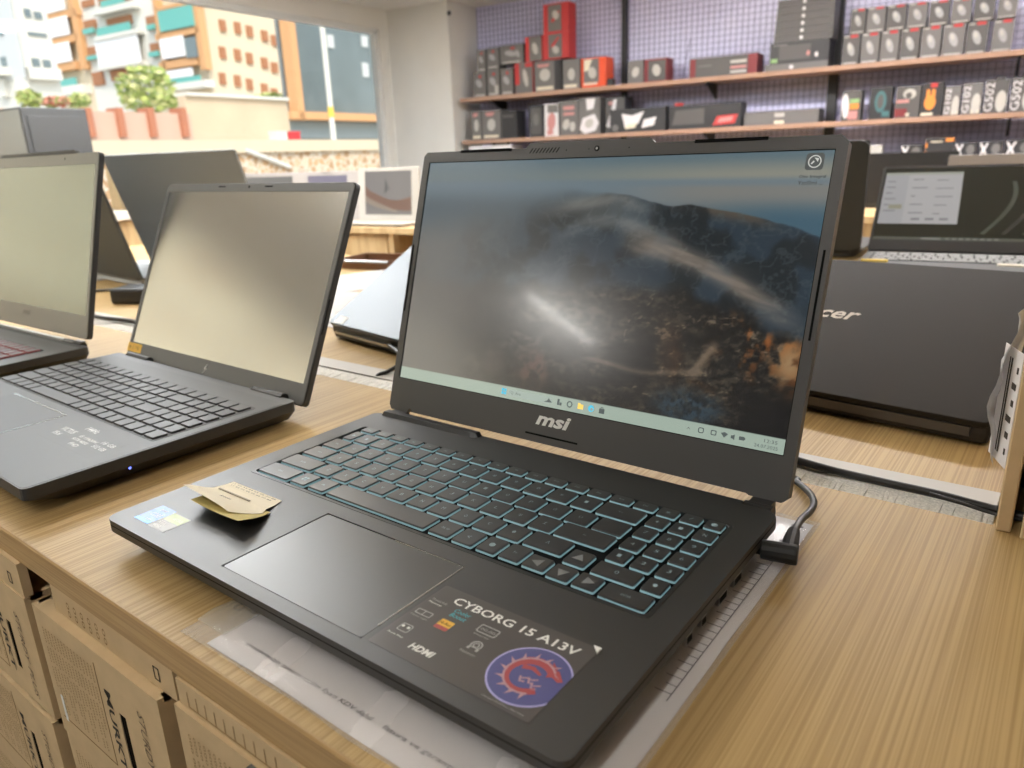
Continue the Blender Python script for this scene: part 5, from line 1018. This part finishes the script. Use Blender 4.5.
for r in ((87, 20, 98.5, 34), (91, 46.5, 102, 60), (95, 72, 106, 85.5), (109, 17, 134, 26), (113, 69, 136, 80), (149, 16, 160.5, 30), (153, 43, 164, 57), (157, 69, 168, 83), (84, 0, 96, 7), (100, -6, 134, 3)): FA.rect('window', BBR, *r, .12, .35)
for r in ((88, 29, 98.5, 34), (92, 56, 102, 60), (152, 25, 160, 30), (154, 52, 164, 57)): FA.rect('window_planter', BTE, *r, .3, .7)
for cx0, dy in ((222, 0), (237, 2), (249, 5), (264, 9), (274, 13)):
    for cy0 in (20, 47, 73): FS.rect('window', BBR, cx0-3, cy0+dy*1.2, cx0+2.6, cy0+11.5+dy*1.1, 0, .25)
FS.rect('parapet', BGY, 209, -8, 284, 8, 0, .3)
# the block farther left along the street, seen mirrored in the screens
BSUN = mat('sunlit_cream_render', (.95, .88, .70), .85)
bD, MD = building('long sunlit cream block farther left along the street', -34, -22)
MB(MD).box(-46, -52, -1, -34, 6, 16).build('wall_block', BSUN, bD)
for fl_ in range(5):
    MB(MD).box(-34, -52, 2.4+3*fl_, -33.2, 6, 2.75+3*fl_).build('balcony_slab', BWH, bD)
    for k_ in range(9): MB(MD).box(-34, -49+6.2*k_, .6+3*fl_, -33.9, -47.4+6.2*k_, 2.2+3*fl_).build('window', BBR, bD)
# white block on the far left
cc = CP + ray(17, 60)*62; du, dv, _ = uvz(cc); bB, MB_ = building('white apartment block at the far left behind the computer case', du, dv)
MB(MB_).box(at_v(-60, 60, dv).dot(UX), dv, at_v(10, 84, dv).z-5, du, at_u(56, 60, du).dot(VX), at_v(10, -20, dv).z).build('wall_block', BWH, bB)
FB = Face('v', dv, MB_, bB); FC = Face('u', du, MB_, bB)
FB.rect('facade_panel', BGY, -40, -20, 16.5, 84, 0, .1); FB.rect('window', BGL, 1, 28, 5, 36, .1, .2); FB.rect('window', BGL, 3, 57, 8, 67, .1, .2); FB.rect('balcony_slab', BWH, -30, 71, 13, 79, 0, 1)
for r in ((24, 9, 30, 17), (34, 12, 41, 19), (32, 58.5, 39, 67), (43, 60, 50, 67.5), (28, 33, 46, 36)): FC.rect('window', BGL, *r, 0, .15)
FC.rect('balcony_slab', BWH, 25, 69, 57, 80, 0, .8)
for r in ((2, 79, 9, 97), (20, 78, 26, 97)): FB.rect('pillar', BWH, *r, -.3, .4)
# blue glass building
gu = -24.0; P = at_u(286, 60, gu); Q = at_u(420, 60, gu); bC, MC = building('blue glazed building with an orange frame, right half of the shop window', gu, P.dot(VX), 'glass_building')
zb_c = at_u(330, 138, gu).z; zt_c = at_u(330, -30, gu).z
MB(MC).box(gu-.42, P.dot(VX), zb_c-3, gu-.3, Q.dot(VX)+6, zt_c).build('core_block', mat('slate_core', (.18, .20, .21), .6), bC)
FG = Face('u', gu, MC, bC)
GLB = mat('blue_glazing', (.15, .185, .20), .22, noise=.25, nscale=.35)
FG.rect('glazing', GLB, 291, -20, 450, 115, -.25, 0); FG.rect('frame', BOR, 0, 0, 0, 0, -.2, .35, multi=[(285.5, -25, 291.5, 120), (286, 114.5, 450, 121.5)])
FG.rect('shop_front', mat('grey_shopfront', (.24, .28, .30), .3), 292, 122, 450, 138, -.3, -.15)
for r in ((361, 36, 367, 47), (362, 63, 368, 77), (327, 35, 333, 48)): FG.rect('round_sticker', BGY, *r, .0, .05)
# retaining walls and street
STN = bpy.data.materials.new('rubble_stone'); STN.use_nodes = True; nt = STN.node_tree; b = nt.nodes['Principled BSDF']; b.inputs['Roughness'].default_value = .9
tc = nt.nodes.new('ShaderNodeTexCoord'); vo = nt.nodes.new('ShaderNodeTexVoronoi'); vo.inputs['Scale'].default_value = 7.5; r = nt.nodes.new('ShaderNodeValToRGB'); e = r.color_ramp.elements; e[0].color = (.36, .22, .12, 1); e[1].color = (.66, .55, .42, 1); k_ = e.new(.5); k_.color = (.55, .34, .18, 1)
v2 = nt.nodes.new('ShaderNodeTexVoronoi'); v2.feature = 'DISTANCE_TO_EDGE'; v2.inputs['Scale'].default_value = 7.5; r2 = nt.nodes.new('ShaderNodeValToRGB'); r2.color_ramp.elements[0].position = .02; r2.color_ramp.elements[1].position = .09; mx = nt.nodes.new('ShaderNodeMix'); mx.data_type = 'RGBA'; mx.inputs[6].default_value = (.70, .64, .55, 1)
nt.links.new(tc.outputs['Object'], vo.inputs['Vector']); nt.links.new(tc.outputs['Object'], v2.inputs['Vector']); nt.links.new(vo.outputs['Color'], r.inputs['Fac']); nt.links.new(v2.outputs['Distance'], r2.inputs['Fac']); nt.links.new(r2.outputs['Color'], mx.inputs[0]); nt.links.new(r.outputs['Color'], mx.inputs[7]); nt.links.new(mx.outputs[2], b.inputs['Base Color'])
wu = -9.0; zt1 = .50
w1 = thing('stone_wall', 'rubble stone retaining wall with a cream coping just outside the window', 'wall', room(wu, 5, -.923), ANG); X = T(-wu, -5, .923)
MB(X).box(wu-.4, -9, -1.0, wu, 22, .40).build('stonework', STN, w1); MB(X).box(wu-.45, -9, .40, wu+.06, 22, .58).build('coping', BW, w1)
ra = MB(X); pts_ = [at_u(245, 150, wu+.05), at_u(290, 167, wu+.05)]; ra.tube([room(0, 0, 0) + Vector(uvz(p)) for p in pts_], .035, 8); ra.build('sloping_rail', BWH, w1)
struct(MB(ROOM).box(-140, -80, -1.05, UW-.24, 120, -.95).build('floor_outside', mat('asphalt', (.42, .40, .36), .9)))
struct(MB(ROOM).box(-140, -80, -.95, wu-.42, 120, .42).build('floor_street', mat('pale_street', (.55, .51, .44), .9)))
fu = -15.0; za_ = at_u(130, 137, fu).z; zb_ = at_u(130, 112, fu).z
w2 = thing('fence_wall', 'pale pink fence wall with brick-red piers across the street', 'wall', room(fu, 6, .42), ANG); X = T(-fu, -6, -.42); pa = at_u(84, 125, fu).dot(VX); pb = at_u(192, 125, fu).dot(VX)
MB(X).box(fu-.25, pa-6, .42, fu, pb, zb_).build('wall_panel', mat('pale_pink_render', (.55, .38, .30), .85), w2)
FW = Face('u', fu, X, w2)
for x in (88, 119, 150, 182): FW.rect('pier', mat('brick_red', (.42, .17, .10), .85), x-2.6, 108, x+2.8, 137, -.3, .12)
w3 = thing('plaster_wall', 'tall bare plaster wall right of the pink fence wall', 'wall', room(-17, 9, .42), ANG); X = T(17, -9, -.42); va = at_u(188, 120, -17).dot(VX); vb = at_u(289, 120, -17).dot(VX)
MB(X).box(-17.3, va, .42, -17, vb, at_u(215, 97, -17).z).build('wall_panel', mat('tan_plaster', (.58, .46, .33), .9, noise=.08, nscale=.8), w3); MB(X).box(-17.4, va, at_u(215, 97, -17).z, -16.9, vb, at_u(215, 94, -17).z).build('coping', BWH, w3)
# lamp post and cars
lu = -14.0; P = at_u(333.5, 137, lu); lp_ = thing('lamp_post', 'slim white street lamp post in front of the blue glazed building', 'lamp post', Vector((P.x, P.y, .42)), 0)
MB().tube([(0, 0, 0), (0, 0, 1), (0, 0, 14)], [.075, .065, .06], 10).build('pole', BWH, lp_); MB().tube([(0, 0, .9), (0, 0, 1.15)], [.078, .078], 10).build('yellow_band', mat('yellow_band', (.7, .5, .08), .6), lp_); MB().tube([(0, 0, 13.9), (.2, .9, 14.3)], .05, 8).build('lamp_arm', BWH, lp_)
for nm, lab, x0, x1, m_ in (('white_box', 'small white box on the coping of the stone wall outside', 273, 283, BWH), ('red_box', 'small red box on the coping of the stone wall outside', 284, 296, mat('red_paint', (.60, .05, .06), .35))):
    P = at_u((x0+x1)/2, 134, wu-.2); w_x = (at_u(x1, 134, wu-.2)-at_u(x0, 134, wu-.2)).length; t = thing(nm, lab, 'box', Vector((P.x, P.y, .58)), ANG)
    MB().box(-.10, -w_x/2, 0, .10, w_x/2, .125).build('box_body', m_, t, bevel=.008); MB().box(-.105, -w_x/2-.005, .10, .105, w_x/2+.005, .135).build('box_lid', m_, t, bevel=.006)
# trees and bushes
def plant(name, label, cat, x, y, t, rx, rz, cols, n, leaf, trunk=None, seed=1):
    random.seed(seed); P = CP + ray(x, y)*t; zg = .42
    th = thing(name, label, cat, Vector((P.x, P.y, zg)), 0); q = MB()
    hz = P.z-zg
    for i in range(n):
        while True:
            a = Vector((random.uniform(-1, 1), random.uniform(-1, 1), random.uniform(-1, 1)))
            if a.length < 1: break
        a = a*(.55+.45*random.random()) if random.random() < .5 else a.normalized()*(.75+.25*random.random())
        c = Vector((a.x*rx, a.y*rx*.7, hz+a.z*rz)); d = Vector((random.uniform(-1, 1), random.uniform(-1, 1), random.uniform(-.4, 1))).normalized(); s = leaf*random.uniform(.6, 1.4)
        e1 = d.cross(Vector((0, 0, 1))).normalized()*s; e2 = d.cross(e1).normalized()*s*.6
        q.add([c-e1, c+e2, c+e1, c-e2], [(0, 1, 2, 3)], random.randrange(len(cols)))
    q.keep = True; q.build('foliage', cols, th)
    MB().tube([(0, 0, 0), (.1, 0, hz*.5), (0, 0, hz+rz*.3)], [trunk or .15, (trunk or .15)*.8, (trunk or .15)*.4], 8).build('trunk', mat('bark', (.22, .15, .09), .9), th)
LV = [mat('leaf_light', (.42, .48, .14), .7), mat('leaf_mid', (.30, .38, .12), .7), mat('leaf_pale', (.52, .52, .24), .7)]
plant('garden_tree', 'leafy green tree in front of the apartment block', 'tree', 146, 90, 52, 2.5, 1.75, LV, 620, .25, .12, 1)
plant('shrub', 'rounded bright green shrub right of the garden tree', 'shrub', 168, 100, 50, .9, .55, LV, 260, .18, .08, 2)
plant('shrub', 'yellow-green shrub at the far left above the computer case', 'shrub', 30, 99, 48, 1.1, .6, LV, 260, .2, .08, 3)
plant('shrub', 'green shrub left of the pink fence wall', 'shrub', 79, 101, 48, .9, .55, LV, 260, .18, .08, 4)
plant('flowering_shrub', 'reddish flowering shrub between the two green ones above the computer case', 'shrub', 55, 102, 44, 1.0, .35, [mat('red_bloom', (.55, .16, .10), .7), LV[1], mat('pink_bloom', (.62, .30, .22), .7)], 220, .18, .08, 5)
plant('hedge_plant', 'small green hedge on top of the plaster wall, left of the blue glazed building', 'shrub', 268, 101, 34, 1.2, .35, LV, 240, .16, .08, 6)
# ================================================================== LIGHT, WORLD, CAMERA
W_ = bpy.data.worlds.new('sky'); SC.world = W_; W_.use_nodes = True; nt = W_.node_tree; bgn = nt.nodes['Background']
sky = nt.nodes.new('ShaderNodeTexSky'); sky.sky_type = 'NISHITA'; sky.sun_disc = False; sky.sun_elevation = math.radians(52); sky.sun_rotation = math.radians(120); sky.air_density = 1.6; sky.dust_density = 3.0
nt.links.new(sky.outputs[0], bgn.inputs[0]); bgn.inputs[1].default_value = .26
sn = bpy.data.lights.new('sun', 'SUN'); sn.energy = 1.35; sn.angle = .03; sn.color = (1, .93, .82); so = bpy.data.objects.new('sun', sn); COL.objects.link(so)
d = (UX*-.62 + VX*.42 + ZX*-.80); so.rotation_euler = d.to_track_quat('-Z', 'Y').to_euler(); so.location = (0, 0, 8)
pt = bpy.data.lights.new('window_portal', 'AREA'); pt.shape = 'RECTANGLE'; pt.size = WV1-WV0; pt.size_y = WT-WZ0; pt.cycles.is_portal = True
po = bpy.data.objects.new('window_portal', pt); COL.objects.link(po); po.location = room(UW-.075, (WV0+WV1)/2, (WZ0+WT)/2) + Vector((0, 0, OFF))
po.rotation_euler = Matrix((( VX.x, 0, -UX.x), (VX.y, 0, -UX.y), (0, 1, 0))).to_euler()
cam = bpy.data.cameras.new('camera'); co = bpy.data.objects.new('camera', cam); COL.objects.link(co); SC.camera = co
cam.sensor_width = 36; cam.sensor_fit = 'HORIZONTAL'; cam.lens = CF/1024*36; cam.clip_start = .02; cam.clip_end = 600
Rm = Matrix(((CR[0][0], -CR[1][0], -CR[2][0]), (CR[0][1], -CR[1][1], -CR[2][1]), (CR[0][2], -CR[1][2], -CR[2][2]))).to_4x4()
co.matrix_world = T(CP.x, CP.y, CP.z+OFF) @ Rm
cam.dof.use_dof = True; cam.dof.focus_distance = .50; cam.dof.aperture_fstop = 9.5
SC.view_settings.view_transform = 'Standard'; SC.view_settings.look = 'None'; SC.view_settings.gamma = 1; SC.view_settings.exposure = .54; SC.view_settings.use_curve_mapping = False
SC.cycles.use_denoising = True; SC.cycles.max_bounces = 8; SC.cycles.diffuse_bounces = 4; SC.cycles.glossy_bounces = 4; SC.cycles.transparent_max_bounces = 12; SC.cycles.sample_clamp_indirect = 6; SC.cycles.caustics_reflective = False; SC.cycles.caustics_refractive = False
